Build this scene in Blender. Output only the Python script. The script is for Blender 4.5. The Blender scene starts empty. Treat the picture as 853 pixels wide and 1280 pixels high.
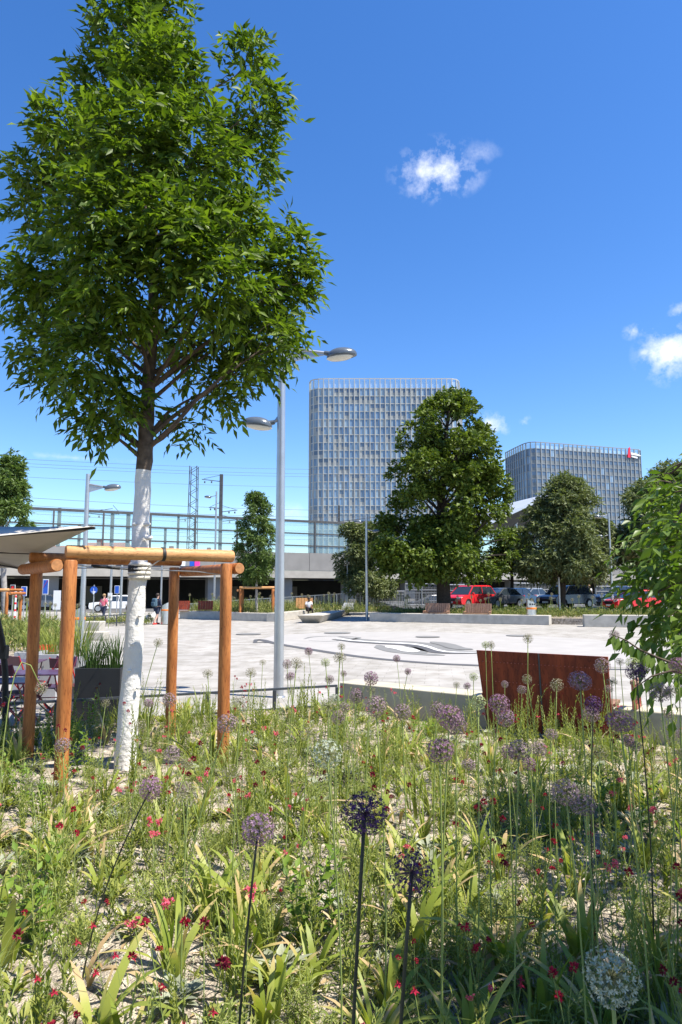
import bpy, bmesh, math, random
import numpy as np
from mathutils import Vector, Matrix

R = math.radians
scene = bpy.context.scene
col = scene.collection
random.seed(7)
rng = np.random.default_rng(7)

# ------------------------------------------------------------------ camera, sky, sun, exposure
F = 853.0
PITCH = math.atan(98.0 / F)
EYE = 1.9
cam_d = bpy.data.cameras.new('camera')
cam_d.sensor_fit = 'VERTICAL'
cam_d.sensor_height = 36.0
cam_d.lens = 24.0
cam_d.clip_start = 0.05
cam_d.clip_end = 9000
cam = bpy.data.objects.new('camera', cam_d)
col.objects.link(cam)
cam.location = (0, 0, EYE)
cam.rotation_euler = (R(90) + PITCH, 0, 0)
scene.camera = cam

SUN_TO = Vector((0.93, -0.36, 0)).normalized()
SUN_EL = R(61)
SUN_TO = Vector((SUN_TO.x * math.cos(SUN_EL), SUN_TO.y * math.cos(SUN_EL), math.sin(SUN_EL)))
sun_d = bpy.data.lights.new('sun', 'SUN')
sun_d.energy = 5.0
sun_d.angle = R(0.5)
sun_d.color = (1.0, 0.94, 0.84)
sun = bpy.data.objects.new('sun', sun_d)
col.objects.link(sun)
sun.rotation_euler = (-SUN_TO).to_track_quat('-Z', 'Y').to_euler()

scene.view_settings.view_transform = 'Standard'
scene.view_settings.look = 'None'
scene.view_settings.exposure = 1.0
scene.view_settings.gamma = 1.0
scene.cycles.max_bounces = 8
scene.cycles.transparent_max_bounces = 16

CT, ST = math.cos(PITCH), math.sin(PITCH)
def ray(px, py):
    u = (px - 426.5) / F; v = (640.0 - py) / F
    return Vector((u, CT - v * ST, ST + v * CT))
def at(px, py, Y):
    d = ray(px, py)
    t = Y / d.y
    return Vector((d.x * t, Y, EYE + d.z * t))
def gnd(px, py, z=0.0):
    d = ray(px, py)
    t = (z - EYE) / d.z
    return Vector((d.x * t, d.y * t, z))
def xat(px, Y, z=0.0):
    # world x of picture column px at depth Y (height z)
    k = Y * CT + (z - EYE) * ST
    return (px - 426.5) / F * k

world = bpy.data.worlds.new('World')
scene.world = world
world.use_nodes = True
wn = world.node_tree.nodes; wl = world.node_tree.links
wn.clear()
wout = wn.new('ShaderNodeOutputWorld')
wbg = wn.new('ShaderNodeBackground')
wbg.inputs['Strength'].default_value = 0.118
sky = wn.new('ShaderNodeTexSky')
sky.sky_type = 'NISHITA'
sky.sun_disc = False
sky.sun_elevation = SUN_EL
sky.sun_rotation = math.atan2(SUN_TO.x, SUN_TO.y)
sky.altitude = 300
sky.air_density = 1.0
sky.dust_density = 0.25
sky.ozone_density = 3.0
hs = wn.new('ShaderNodeHueSaturation')
hs.inputs['Saturation'].default_value = 1.28
hs.inputs['Hue'].default_value = .508
hs.inputs['Value'].default_value = 1.0
wl.new(sky.outputs[0], hs.inputs['Color'])
wtc = wn.new('ShaderNodeTexCoord')
def wmath(op, a, b=None, clamp=False):
    n = wn.new('ShaderNodeMath'); n.operation = op; n.use_clamp = clamp
    for i, s in enumerate((a, b)):
        if s is None: continue
        if isinstance(s, (int, float)): n.inputs[i].default_value = s
        else: wl.new(s, n.inputs[i])
    return n.outputs[0]
def wvec(op, a, b):
    n = wn.new('ShaderNodeVectorMath'); n.operation = op
    wl.new(a, n.inputs[0])
    if b is not None: n.inputs[1].default_value = b
    return n.outputs['Value'] if op == 'LENGTH' else n.outputs[0]
wno = wn.new('ShaderNodeTexNoise')
wno.inputs['Scale'].default_value = 30.0
wno.inputs['Detail'].default_value = 7.0
wno.inputs['Roughness'].default_value = 0.62
wl.new(wtc.outputs['Generated'], wno.inputs['Vector'])
mask = None
CLOUDS = [(548, 214, 60, 34, .9), (596, 193, 30, 14, .35), (842, 440, 46, 40, 1.0), (850, 388, 20, 12, .6),
          (793, 414, 16, 11, .7), (612, 531, 34, 18, .9), (655, 527, 10, 14, .6), (628, 574, 42, 9, .45),
          (345, 640, 60, 16, .35), (90, 572, 90, 5, .3), (806, 440, 12, 8, .6)]
for (cx, cy, rx, ry, amp) in CLOUDS:
    d = ray(cx, cy).normalized()
    s = wvec('SUBTRACT', wtc.outputs['Generated'], tuple(d))
    s = wvec('MULTIPLY', s, (F / rx, F / rx, F / ry))
    ln = wvec('LENGTH', s, None)
    m = wmath('SUBTRACT', 1.0, ln, True)
    m = wmath('MULTIPLY', m, 1.0)
    n2 = wmath('MULTIPLY', wmath('SUBTRACT', wno.outputs['Fac'], 0.53), 5.0)
    m2 = wmath('ADD', wmath('MULTIPLY', m, 1.0), n2)
    m3 = wmath('MULTIPLY', wmath('MULTIPLY', m2, wmath('POWER', m, .8), True), amp*.78, True)
    mask = m3 if mask is None else wmath('MAXIMUM', mask, m3)
wmix = wn.new('ShaderNodeMixRGB')
wl.new(mask, wmix.inputs['Fac'])
wl.new(hs.outputs[0], wmix.inputs['Color1'])
wmix.inputs['Color2'].default_value = (6.0, 6.1, 6.5, 1)
wl.new(wmix.outputs[0], wbg.inputs['Color'])
wl.new(wbg.outputs[0], wout.inputs['Surface'])

# ------------------------------------------------------------------ materials
def mat(name, c, rough=.6, metal=0.0, var=.12, scale=6.0, bump=0.0, bscale=60.0, spec=.4, c2=None, detail=5.0):
    m = bpy.data.materials.new(name); m.use_nodes = True
    nt = m.node_tree; n = nt.nodes; l = nt.links
    b = n['Principled BSDF']
    b.inputs['Roughness'].default_value = rough
    b.inputs['Metallic'].default_value = metal
    b.inputs['Specular IOR Level'].default_value = spec
    tc = n.new('ShaderNodeTexCoord')
    nz = n.new('ShaderNodeTexNoise')
    nz.inputs['Scale'].default_value = scale; nz.inputs['Detail'].default_value = detail
    l.new(tc.outputs['Object'], nz.inputs['Vector'])
    rp = n.new('ShaderNodeValToRGB')
    a = tuple(max(0, x * (1 - var)) for x in c); d = c2 if c2 else tuple(min(1, x * (1 + var)) for x in c)
    rp.color_ramp.elements[0].color = (*a, 1); rp.color_ramp.elements[1].color = (*d, 1)
    rp.color_ramp.elements[0].position = .3; rp.color_ramp.elements[1].position = .7
    l.new(nz.outputs['Fac'], rp.inputs['Fac'])
    l.new(rp.outputs['Color'], b.inputs['Base Color'])
    if bump:
        nb = n.new('ShaderNodeTexNoise'); nb.inputs['Scale'].default_value = bscale; nb.inputs['Detail'].default_value = 4
        l.new(tc.outputs['Object'], nb.inputs['Vector'])
        bp = n.new('ShaderNodeBump'); bp.inputs['Strength'].default_value = bump; bp.inputs['Distance'].default_value = .02
        l.new(nb.outputs['Fac'], bp.inputs['Height']); l.new(bp.outputs['Normal'], b.inputs['Normal'])
    return m

def leafmat(name, c1, c2, trans=.35, rough=.45, spec=.35, c3=None):
    m = bpy.data.materials.new(name); m.use_nodes = True
    n = m.node_tree.nodes; l = m.node_tree.links
    b = n['Principled BSDF']
    b.inputs['Roughness'].default_value = rough; b.inputs['Specular IOR Level'].default_value = spec
    g = n.new('ShaderNodeNewGeometry')
    rp = n.new('ShaderNodeValToRGB')
    rp.color_ramp.elements[0].color = (*c1, 1); rp.color_ramp.elements[1].color = (*c2, 1)
    if c3:
        rp.color_ramp.elements[1].position = .88
        e = rp.color_ramp.elements.new(1.0); e.color = (*c3, 1)
    l.new(g.outputs['Random Per Island'], rp.inputs['Fac'])
    l.new(rp.outputs['Color'], b.inputs['Base Color'])
    t = n.new('ShaderNodeBsdfTranslucent')
    mx = n.new('ShaderNodeMixRGB'); mx.blend_type = 'MULTIPLY'; mx.inputs['Fac'].default_value = 1
    mx.inputs['Color2'].default_value = (1.25, 1.35, .55, 1)
    l.new(rp.outputs['Color'], mx.inputs['Color1']); l.new(mx.outputs[0], t.inputs['Color'])
    ms = n.new('ShaderNodeMixShader'); ms.inputs['Fac'].default_value = trans
    l.new(b.outputs[0], ms.inputs[1]); l.new(t.outputs[0], ms.inputs[2])
    l.new(ms.outputs[0], n['Material Output'].inputs['Surface'])
    return m

def bladmat(name, c1, c2, tip):
    """strap leaves: green near the base, dried tan towards some of the tips (along the blade's own UV)"""
    m = leafmat(name, c1, c2, .35, .5)
    n = m.node_tree.nodes; l = m.node_tree.links
    rp = [x for x in n if x.type == 'VALTORGB'][0]
    g = [x for x in n if x.type == 'NEW_GEOMETRY'][0]
    uv = n.new('ShaderNodeUVMap')
    sep = n.new('ShaderNodeSeparateXYZ'); l.new(uv.outputs[0], sep.inputs[0])
    ad = n.new('ShaderNodeMath'); ad.operation = 'MULTIPLY'; l.new(sep.outputs['Y'], ad.inputs[0]); l.new(g.outputs['Random Per Island'], ad.inputs[1])
    mr = n.new('ShaderNodeMapRange'); mr.inputs['From Min'].default_value = .38; mr.inputs['From Max'].default_value = .62
    l.new(ad.outputs[0], mr.inputs['Value'])
    mix = n.new('ShaderNodeMixRGB'); mix.inputs['Color2'].default_value = (*tip, 1)
    l.new(mr.outputs[0], mix.inputs['Fac']); l.new(rp.outputs['Color'], mix.inputs['Color1'])
    b = n['Principled BSDF']
    l.new(mix.outputs[0], b.inputs['Base Color'])
    mul = [x for x in n if x.type == 'MIX_RGB' and x.blend_type == 'MULTIPLY'][0]
    l.new(mix.outputs[0], mul.inputs['Color1'])
    return m

def pavemat(name, c, bw, bh, mortar=.012, mc=.72, rot=0.0, nscale=.35):
    m = mat(name, c, .85, 0, .1, nscale, .12, 90, .2)
    n = m.node_tree.nodes; l = m.node_tree.links
    tc = [x for x in n if x.type == 'TEX_COORD'][0]
    mp = n.new('ShaderNodeMapping'); mp.inputs['Rotation'].default_value = (0, 0, rot)
    l.new(tc.outputs['Object'], mp.inputs['Vector'])
    br = n.new('ShaderNodeTexBrick')
    br.inputs['Scale'].default_value = 1; br.inputs['Brick Width'].default_value = bw; br.inputs['Row Height'].default_value = bh
    br.inputs['Mortar Size'].default_value = mortar; br.inputs['Mortar Smooth'].default_value = .3
    br.inputs['Color1'].default_value = (1, 1, 1, 1); br.inputs['Color2'].default_value = (.88, .88, .87, 1); br.inputs['Mortar'].default_value = (mc, mc, mc, 1)
    l.new(mp.outputs[0], br.inputs['Vector'])
    rp = [x for x in n if x.type == 'VALTORGB'][0]
    mx = n.new('ShaderNodeMixRGB'); mx.blend_type = 'MULTIPLY'; mx.inputs['Fac'].default_value = 1
    l.new(rp.outputs['Color'], mx.inputs['Color1']); l.new(br.outputs['Color'], mx.inputs['Color2'])
    # soft wide stains
    nz = n.new('ShaderNodeTexNoise'); nz.inputs['Scale'].default_value = 1.7; nz.inputs['Detail'].default_value = 8
    l.new(tc.outputs['Object'], nz.inputs['Vector'])
    r2 = n.new('ShaderNodeValToRGB'); r2.color_ramp.elements[0].position = .35; r2.color_ramp.elements[0].color = (.74, .73, .70, 1)
    r2.color_ramp.elements[1].position = .6
    l.new(nz.outputs['Fac'], r2.inputs['Fac'])
    m2 = n.new('ShaderNodeMixRGB'); m2.blend_type = 'MULTIPLY'; m2.inputs['Fac'].default_value = 1
    l.new(mx.outputs[0], m2.inputs['Color1']); l.new(r2.outputs[0], m2.inputs['Color2'])
    l.new(m2.outputs[0], n['Principled BSDF'].inputs['Base Color'])
    return m

def woodmat(name, c1, c2, stretch=(14, 14, 1.2)):
    m = mat(name, c1, .55, 0, 0, 2.0, .15, 40, .35, c2)
    n = m.node_tree.nodes; l = m.node_tree.links
    tc = [x for x in n if x.type == 'TEX_COORD'][0]
    mp = n.new('ShaderNodeMapping'); mp.inputs['Scale'].default_value = stretch
    l.new(tc.outputs['Object'], mp.inputs['Vector'])
    for x in n:
        if x.type == 'TEX_NOISE': l.new(mp.outputs[0], x.inputs['Vector'])
    # drying checks: thin dark lines along the grain
    m2 = n.new('ShaderNodeMapping'); m2.inputs['Scale'].default_value = tuple(k*2.6 for k in stretch); l.new(tc.outputs['Object'], m2.inputs['Vector'])
    nz = n.new('ShaderNodeTexNoise'); nz.inputs['Scale'].default_value = 2.0; nz.inputs['Detail'].default_value = 2; l.new(m2.outputs[0], nz.inputs['Vector'])
    rp = n.new('ShaderNodeValToRGB'); e = rp.color_ramp.elements
    e[0].position = .455; e[0].color = (1,1,1,1); e[1].position = .5; e[1].color = (.42,.36,.32,1); x = e.new(.535); x.color = (1,1,1,1)
    l.new(nz.outputs['Fac'], rp.inputs['Fac'])
    mx = n.new('ShaderNodeMixRGB'); mx.blend_type = 'MULTIPLY'; mx.inputs['Fac'].default_value = .7
    old = [x for x in n if x.type == 'VALTORGB' and x is not rp][0]
    l.new(old.outputs['Color'], mx.inputs['Color1']); l.new(rp.outputs['Color'], mx.inputs['Color2'])
    l.new(mx.outputs[0], n['Principled BSDF'].inputs['Base Color'])
    return m

def glassmat(name, c, alpha, rough=.05):
    m = bpy.data.materials.new(name); m.use_nodes = True
    n = m.node_tree.nodes; l = m.node_tree.links
    b = n['Principled BSDF']; b.inputs['Base Color'].default_value = (*c, 1); b.inputs['Roughness'].default_value = rough
    t = n.new('ShaderNodeBsdfTransparent'); t.inputs['Color'].default_value = (.78, .92, .95, 1)
    ms = n.new('ShaderNodeMixShader'); ms.inputs['Fac'].default_value = alpha
    l.new(t.outputs[0], ms.inputs[1]); l.new(b.outputs[0], ms.inputs[2])
    l.new(ms.outputs[0], n['Material Output'].inputs['Surface'])
    return m

MT = dict(
    plaza=pavemat('pale_paving', (.37, .35, .32), .6, .3, .011, .74, R(8)),
    plaza_light=mat('pale_concrete_sheet', (.335, .32, .30), .85, 0, .07, 1.2, .08, 60, .2),
    line_dark=mat('dark_outline_relief_shade', (.075, .075, .078), .8, 0, .15, 3),
    line_mid=mat('grey_cover_relief_shade', (.17, .168, .16), .8, 0, .12, 3),  # with its dark and white partners, paints the shading of the plaza relief
    line_white=mat('relief_light', (.62, .61, .58), .8, 0, .06, 3),
    land=mat('distant_ground', (.22, .21, .18), .9, 0, .2, .02),
    asphalt=mat('asphalt', (.10, .10, .10), .9, 0, .2, 2, .2, 80),
    concrete=mat('pale_concrete', (.43, .40, .345), .8, 0, .14, 3.2, .1, 70, .25),
    concrete_warm=mat('bounce_warm_stained_concrete', (.43, .39, .30), .85, 0, .15, 4.2, .1, 70, .2),  # warm tint stands in for bounced light; the noise gives stains
    concrete_mid=mat('grey_concrete', (.25, .24, .225), .85, 0, .08, .9, .1, 30, .2),
    concrete_tan=mat('tan_concrete', (.38, .355, .31), .85, 0, .1, 1.5, .1, 40, .2),
    concrete_dark_shade=mat('dark_concrete_shade', (.055, .055, .055), .9, 0, .2, .6),
    steel=mat('galvanised_steel', (.44, .45, .46), .38, .75, .08, 4, .03, 90),
    paint_grey=mat('grey_painted_steel', (.33, .34, .35), .42, .35, .06, 5),
    rail_dark=mat('dark_steel', (.07, .075, .085), .45, .4, .1, 6),
    lamp_dark=mat('slate_enamel', (.11, .13, .15), .22, .25, .08, 9),
    lens=mat('lamp_lens', (.62, .61, .55), .2, 0, .1, 60),
    stainless=mat('brushed_stainless', (.58, .59, .60), .28, .95, .08, 12, .03, 120),
    orange=mat('orange_band', (.85, .22, .03), .45, 0, .05, 10),
    glass=glassmat('barrier_glass', (.36, .50, .50), .34),
    car_glass=mat('car_glass', (.025, .035, .045), .06, 0, .1, 2, 0, 10, .8),
    rubber=mat('rubber', (.02, .02, .02), .8, 0, .2, 20),
    mast=mat('weathered_mast', (.085, .085, .085), .6, .2, .15, 3),
    black=mat('black_plastic', (.012, .012, .013), .5, 0, .2, 8),
    planter_black=mat('anthracite_planter', (.018, .019, .021), .5, 0, .2, 4),
    planter_grey=mat('grey_planter', (.36, .36, .37), .6, 0, .08, 3),
    table=mat('plum_enamel', (.085, .045, .09), .35, 0, .15, 8),
    chair=mat('wine_enamel', (.11, .022, .035), .4, 0, .15, 8),
    red=mat('red_enamel', (.62, .03, .025), .4, 0, .1, 8),
    corten=woodmat('corten_steel', (.11, .016, .008), (.30, .052, .018), (5, 5, .9)),
    corten_frame=mat('rust_red_frame', (.34, .09, .06), .6, .1, .2, 20),
    seatwood=woodmat('weathered_larch', (.27, .145, .09), (.40, .24, .155), (3, 3, .6)),
    post=woodmat('larch_post', (.25, .075, .016), (.52, .20, .055), (9, 9, .9)),
    beam=woodmat('larch_beam', (.46, .22, .075), (.60, .33, .14), (1.5, 9, 9)),
    endgrain=mat('larch_end_grain', (.42, .19, .07), .7, 0, .25, 30),
    canvas=mat('grey_canvas', (.48, .445, .39), .85, 0, .06, 3, .08, 200),
    whitewash=mat('whitewashed_bark', (.66, .64, .60), .85, 0, .06, 5, .7, 26, .2),
    bark=mat('brown_bark', (.10, .075, .055), .9, 0, .35, 14, .6, 30, .2),
    bark_dark=mat('dark_bark', (.045, .036, .03), .9, 0, .3, 8, .6, 20, .2),
    bark_grey=mat('grey_bark', (.30, .28, .26), .9, 0, .2, 8, .5, 20, .2),
    strap=mat('black_strap', (.02, .02, .02), .6, 0, .2, 30),
    soil=None,
    roof_red=mat('clay_roof', (.28, .10, .065), .8, 0, .25, .5),
    plaster=mat('cream_plaster', (.55, .50, .42), .85, 0, .08, .3),
    white=mat('white_panel', (.75, .75, .75), .5, 0, .03, 2),
    roof_metal=mat('pale_metal_roof', (.55, .57, .60), .4, .4, .05, .3),
    pink=mat('pink_poster', (.85, .05, .32), .5, 0, .03, 2),
    sign_blue=mat('sign_blue', (.02, .10, .48), .4, 0, .05, 3),
    sign_red=mat('sign_red', (.70, .02, .03), .4, 0, .05, 3),
    mark_red=mat('emblem_red', (.72, .03, .06), .4, 0, .05, .3),
    twr_core=mat('tower_core', (.26, .27, .27), .5, 0, .12, .15),
    twr_fin=mat('tower_fin', (.46, .455, .42), .5, .1, .06, .2),
    twr_blue=mat('tower_glass_blue', (.17, .26, .38), .08, 0, .3, .09, 0, 10, .7),
    twr_pale=mat('tower_glass_pale', (.27, .36, .44), .12, 0, .25, .09, 0, 10, .6),
    twr_panel=mat('tower_panel', (.33, .35, .35), .5, 0, .12, .12),
    twr_dark=mat('tower_glass_dark', (.12, .17, .24), .08, 0, .3, .1, 0, 10, .7),
    far_fin=mat('far_tower_fin', (.26, .28, .29), .5, .1, .08, .2),
    far_core=mat('far_tower_core', (.10, .135, .17), .4, 0, .15, .15),
    far_panel=mat('far_tower_panel', (.20, .225, .24), .4, 0, .15, .12),
    skin=mat('skin', (.50, .30, .22), .55, 0, .05, 8),
    skin_dark=mat('dark_skin', (.12, .065, .04), .55, 0, .05, 8),
    navy=mat('navy_cloth', (.022, .03, .06), .85, 0, .15, 20),
    black_cloth=mat('black_cloth', (.015, .015, .017), .85, 0, .15, 20),
    white_cloth=mat('white_cloth', (.70, .69, .70), .85, 0, .06, 20),
    pink_cloth=mat('pink_cloth', (.75, .16, .22), .85, 0, .08, 20),
    teal_cloth=mat('slate_cloth', (.06, .11, .15), .85, 0, .15, 20),
    hair=mat('brown_hair', (.035, .022, .014), .6, 0, .2, 40),
    blonde=mat('fair_hair', (.30, .19, .09), .6, 0, .2, 40),
    fur=mat('white_fur', (.55, .53, .50), .9, 0, .15, 20),
    fur_dark=mat('black_fur', (.03, .03, .03), .9, 0, .15, 20),
    car_red=mat('red_car_paint', (.62, .015, .02), .2, .1, .04, 1, 0, 10, .7),
    car_grey=mat('grey_car_paint', (.12, .125, .14), .22, .5, .04, 1, 0, 10, .7),
    car_silver=mat('silver_car_paint', (.42, .44, .45), .25, .6, .04, 1, 0, 10, .7),
    car_navy=mat('navy_car_paint', (.012, .018, .045), .16, .3, .04, 1, 0, 10, .8),
    car_blue=mat('blue_car_paint', (.02, .06, .14), .2, .3, .04, 1, 0, 10, .7),
    car_white=mat('white_car_paint', (.72, .72, .72), .25, 0, .04, 1, 0, 10, .6),
    lamp_glass=mat('headlamp_glass', (.55, .57, .6), .1, .3, .05, 9),
    tail_red=mat('tail_lamp', (.5, .01, .01), .2, 0, .1, 9),
    # foliage
    ash=leafmat('ash_leaf', (.030, .066, .006), (.155, .225, .020), .40, .5, .25),
    lime=leafmat('broadleaf', (.034, .066, .008), (.155, .205, .03), .25, .5, .25),
    olive=leafmat('grey_leaf', (.065, .092, .034), (.20, .225, .10), .25, .55, .2),
    young=leafmat('young_leaf', (.055, .10, .022), (.14, .20, .055), .3, .5, .25),
    near=leafmat('pinnate_leaf', (.06, .115, .014), (.17, .25, .045), .42, .42, .4),
    grass=leafmat('blade_green', (.11, .16, .02), (.30, .32, .075), .35, .5, .25),
    grass_dark=leafmat('sedge_green', (.025, .06, .014), (.07, .12, .03), .3, .5, .25),
    stemleaf=leafmat('fresh_leaf', (.12, .165, .024), (.34, .35, .085), .35, .5, .25),
    feather=leafmat('feather_leaf', (.16, .215, .045), (.36, .38, .12), .35, .6, .2),
    silver=leafmat('silver_leaf', (.20, .22, .15), (.40, .42, .31), .2, .75, .1),
    broad=leafmat('bright_leaf', (.085, .16, .016), (.22, .31, .045), .38, .5, .25),
    strapleaf=bladmat('strap_leaf', (.19, .245, .03), (.40, .42, .10), (.52, .37, .19)),
    straw=leafmat('dry_leaf', (.30, .20, .10), (.55, .43, .26), .25, .7, .1),
    wild=leafmat('wild_growth', (.06, .09, .02), (.22, .24, .07), .3, .6, .2, (.35, .25, .12)),
    stem=mat('green_stem', (.22, .27, .07), .6, 0, .2, 12),
    stem_dark_shaded=mat('dark_shaded_stem', (.030, .033, .016), .6, 0, .3, 12),  # colour darkened to carry the shade on the foreground stems
    al_fresh=leafmat('allium_purple', (.17, .075, .15), (.33, .20, .29), .2, .7, .1),
    al_violet=leafmat('allium_violet', (.19, .10, .18), (.36, .24, .33), .2, .7, .1),
    al_dull=leafmat('allium_dusky', (.17, .10, .15), (.36, .27, .31), .2, .7, .1),
    al_grey=leafmat('allium_dried', (.20, .17, .13), (.40, .36, .29), .2, .8, .1),
    al_green=leafmat('allium_green', (.26, .33, .14), (.47, .50, .30), .25, .7, .1),
    al_dark_shaded=leafmat('allium_dark_shaded', (.035, .016, .055), (.11, .05, .15), .1, .7, .1),  # near-black tone puts the shade on the foreground heads into colour
    al_white=leafmat('allium_white', (.26, .30, .22), (.45, .48, .40), .2, .7, .1),
    al_core=mat('allium_spokes', (.22, .22, .09), .7, 0, .2, 30),
    al_core_shaded=mat('allium_shaded_spokes', (.10, .05, .09), .7, 0, .2, 30),
    crimson=leafmat('crimson_petal', (.22, .006, .025), (.45, .02, .06), .3, .6, .2),
    rosered=leafmat('rose_petal', (.60, .06, .14), (.80, .20, .28), .3, .6, .2),
    maroon=leafmat('maroon_petal', (.10, .006, .015), (.24, .012, .04), .2, .6, .2),
    yellow=leafmat('yellow_petal', (.70, .45, .10), (.80, .62, .25), .3, .6, .2),
)

def soilmat():
    m = mat('gritty_soil', (.26, .215, .16), .95, 0, .35, 9, .6, 120, .1, (.54, .47, .38), 9)
    n = m.node_tree.nodes; l = m.node_tree.links
    tc = [x for x in n if x.type == 'TEX_COORD'][0]
    vo = n.new('ShaderNodeTexVoronoi'); vo.inputs['Scale'].default_value = 95
    l.new(tc.outputs['Object'], vo.inputs['Vector'])
    rp = [x for x in n if x.type == 'VALTORGB'][0]
    mx = n.new('ShaderNodeMixRGB'); mx.blend_type = 'OVERLAY'; mx.inputs['Fac'].default_value = .45
    l.new(rp.outputs['Color'], mx.inputs['Color1'])
    bw = n.new('ShaderNodeRGBToBW'); l.new(vo.outputs['Color'], bw.inputs[0]); l.new(bw.outputs[0], mx.inputs['Color2'])
    l.new(mx.outputs[0], n['Principled BSDF'].inputs['Base Color'])
    bp = [x for x in n if x.type == 'BUMP'][0]
    l.new(vo.outputs['Distance'], bp.inputs['Height']); bp.inputs['Distance'].default_value = .012; bp.inputs['Strength'].default_value = .8
    return m
MT['soil'] = soilmat()

# ------------------------------------------------------------------ mesh helpers
def frame(d):
    d = d.normalized()
    a = Vector((0, 0, 1)) if abs(d.z) < .95 else Vector((1, 0, 0))
    u = d.cross(a).normalized(); v = u.cross(d).normalized()
    return u, v

class MB:
    def __init__(s): s.v = []; s.f = []; s.m = []; s.mi = 0; s.T = None
    def add(s, vs, fs):
        o = len(s.v)
        if s.T is not None: vs = [s.T @ Vector(p) for p in vs]
        s.v += [tuple(p) for p in vs]; s.f += [tuple(i + o for i in f) for f in fs]; s.m += [s.mi] * len(fs); return s
    def box(s, a, b):
        x0, y0, z0 = a; x1, y1, z1 = b
        return s.add([(x0,y0,z0),(x1,y0,z0),(x1,y1,z0),(x0,y1,z0),(x0,y0,z1),(x1,y0,z1),(x1,y1,z1),(x0,y1,z1)],
              [(0,3,2,1),(4,5,6,7),(0,1,5,4),(1,2,6,5),(2,3,7,6),(3,0,4,7)])
    def obox(s, c, size, rz=0, rx=0, ry=0):
        M4 = Matrix.Translation(c) @ Matrix.Rotation(rz, 4, 'Z') @ Matrix.Rotation(ry, 4, 'Y') @ Matrix.Rotation(rx, 4, 'X')
        a, b, d = [k / 2 for k in size]
        vs = [M4 @ Vector(p) for p in [(-a,-b,-d),(a,-b,-d),(a,b,-d),(-a,b,-d),(-a,-b,d),(a,-b,d),(a,b,d),(-a,b,d)]]
        return s.add(vs, [(0,3,2,1),(4,5,6,7),(0,1,5,4),(1,2,6,5),(2,3,7,6),(3,0,4,7)])
    def bar(s, p, q, w, h):
        p = Vector(p); q = Vector(q); u, v = frame(q - p); vs = []
        for c in (p, q):
            for (i, j) in ((-1,-1),(1,-1),(1,1),(-1,1)): vs.append(c + u * (i * w / 2) + v * (j * h / 2))
        return s.add(vs, [(0,1,2,3),(7,6,5,4),(0,4,5,1),(1,5,6,2),(2,6,7,3),(3,7,4,0)])
    def path(s, pts, rad, n=8, cap=True):
        pts = [Vector(p) for p in pts]; vs = []; fs = []
        k = len(pts)
        u = None
        for i, p in enumerate(pts):
            d = (pts[min(i + 1, k - 1)] - pts[max(i - 1, 0)])
            if u is None: u, v = frame(d)
            else:
                dn = d.normalized(); u = (u - dn * u.dot(dn)).normalized(); v = u.cross(dn).normalized()
            r = rad[i] if isinstance(rad, (list, tuple)) else rad
            for j in range(n):
                a = 2 * math.pi * j / n
                vs.append(p + u * (r * math.cos(a)) + v * (r * math.sin(a)))
        for i in range(k - 1):
            for j in range(n):
                fs.append((i*n+j, i*n+(j+1)%n, (i+1)*n+(j+1)%n, (i+1)*n+j))
        if cap: fs += [tuple(range(n))[::-1], tuple((k-1)*n + j for j in range(n))]
        return s.add(vs, fs)
    def tube(s, p, q, r0, r1=None, n=10, cap=True): return s.path([p, q], [r0, r1 if r1 is not None else r0], n, cap)
    def lathe(s, prof, c=(0,0,0), n=20, sx=1, sy=1):
        vs = []; fs = []
        for (r, z) in prof:
            for j in range(n):
                a = 2*math.pi*j/n; vs.append((c[0]+r*sx*math.cos(a), c[1]+r*sy*math.sin(a), c[2]+z))
        for i in range(len(prof)-1):
            for j in range(n): fs.append((i*n+j, i*n+(j+1)%n, (i+1)*n+(j+1)%n, (i+1)*n+j))
        fs += [tuple(range(n))[::-1], tuple((len(prof)-1)*n+j for j in range(n))]
        return s.add(vs, fs)
    def prism(s, poly, z0, z1):
        n = len(poly)
        zz0 = z0 if isinstance(z0, (list, tuple)) else [z0]*n; zz1 = z1 if isinstance(z1, (list, tuple)) else [z1]*n
        vs = [(p[0],p[1],zz0[i]) for i,p in enumerate(poly)] + [(p[0],p[1],zz1[i]) for i,p in enumerate(poly)]
        return s.add(vs, [tuple(range(n))[::-1], tuple(range(n, 2*n))] + [(i,(i+1)%n,n+(i+1)%n,n+i) for i in range(n)])
    def quad(s, *p): return s.add(p, [tuple(range(len(p)))])
    def ell(s, c, r, nu=16, nv=10):
        prof = []
        vs = []; fs = []
        for i in range(nv+1):
            t = math.pi*i/nv
            for j in range(nu):
                a = 2*math.pi*j/nu
                vs.append((c[0]+r[0]*math.sin(t)*math.cos(a), c[1]+r[1]*math.sin(t)*math.sin(a), c[2]-r[2]*math.cos(t)))
        for i in range(nv):
            for j in range(nu): fs.append((i*nu+j, i*nu+(j+1)%nu, (i+1)*nu+(j+1)%nu, (i+1)*nu+j))
        return s.add(vs, fs)
    def mesh(s, name, mats, smooth=None, off=None):
        me = bpy.data.meshes.new(name)
        vs = s.v if off is None else [(p[0]-off[0], p[1]-off[1], p[2]-off[2]) for p in s.v]
        me.from_pydata(vs, [], s.f)
        if not isinstance(mats, (list, tuple)): mats = [mats]
        for m in mats: me.materials.append(m)
        if len(mats) > 1: me.polygons.foreach_set('material_index', s.m)
        if smooth:
            me.polygons.foreach_set('use_smooth', [True]*len(s.f))
            if smooth is not True: me.set_sharp_from_angle(angle=R(smooth))
        me.validate(); me.update()
        return me
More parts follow.
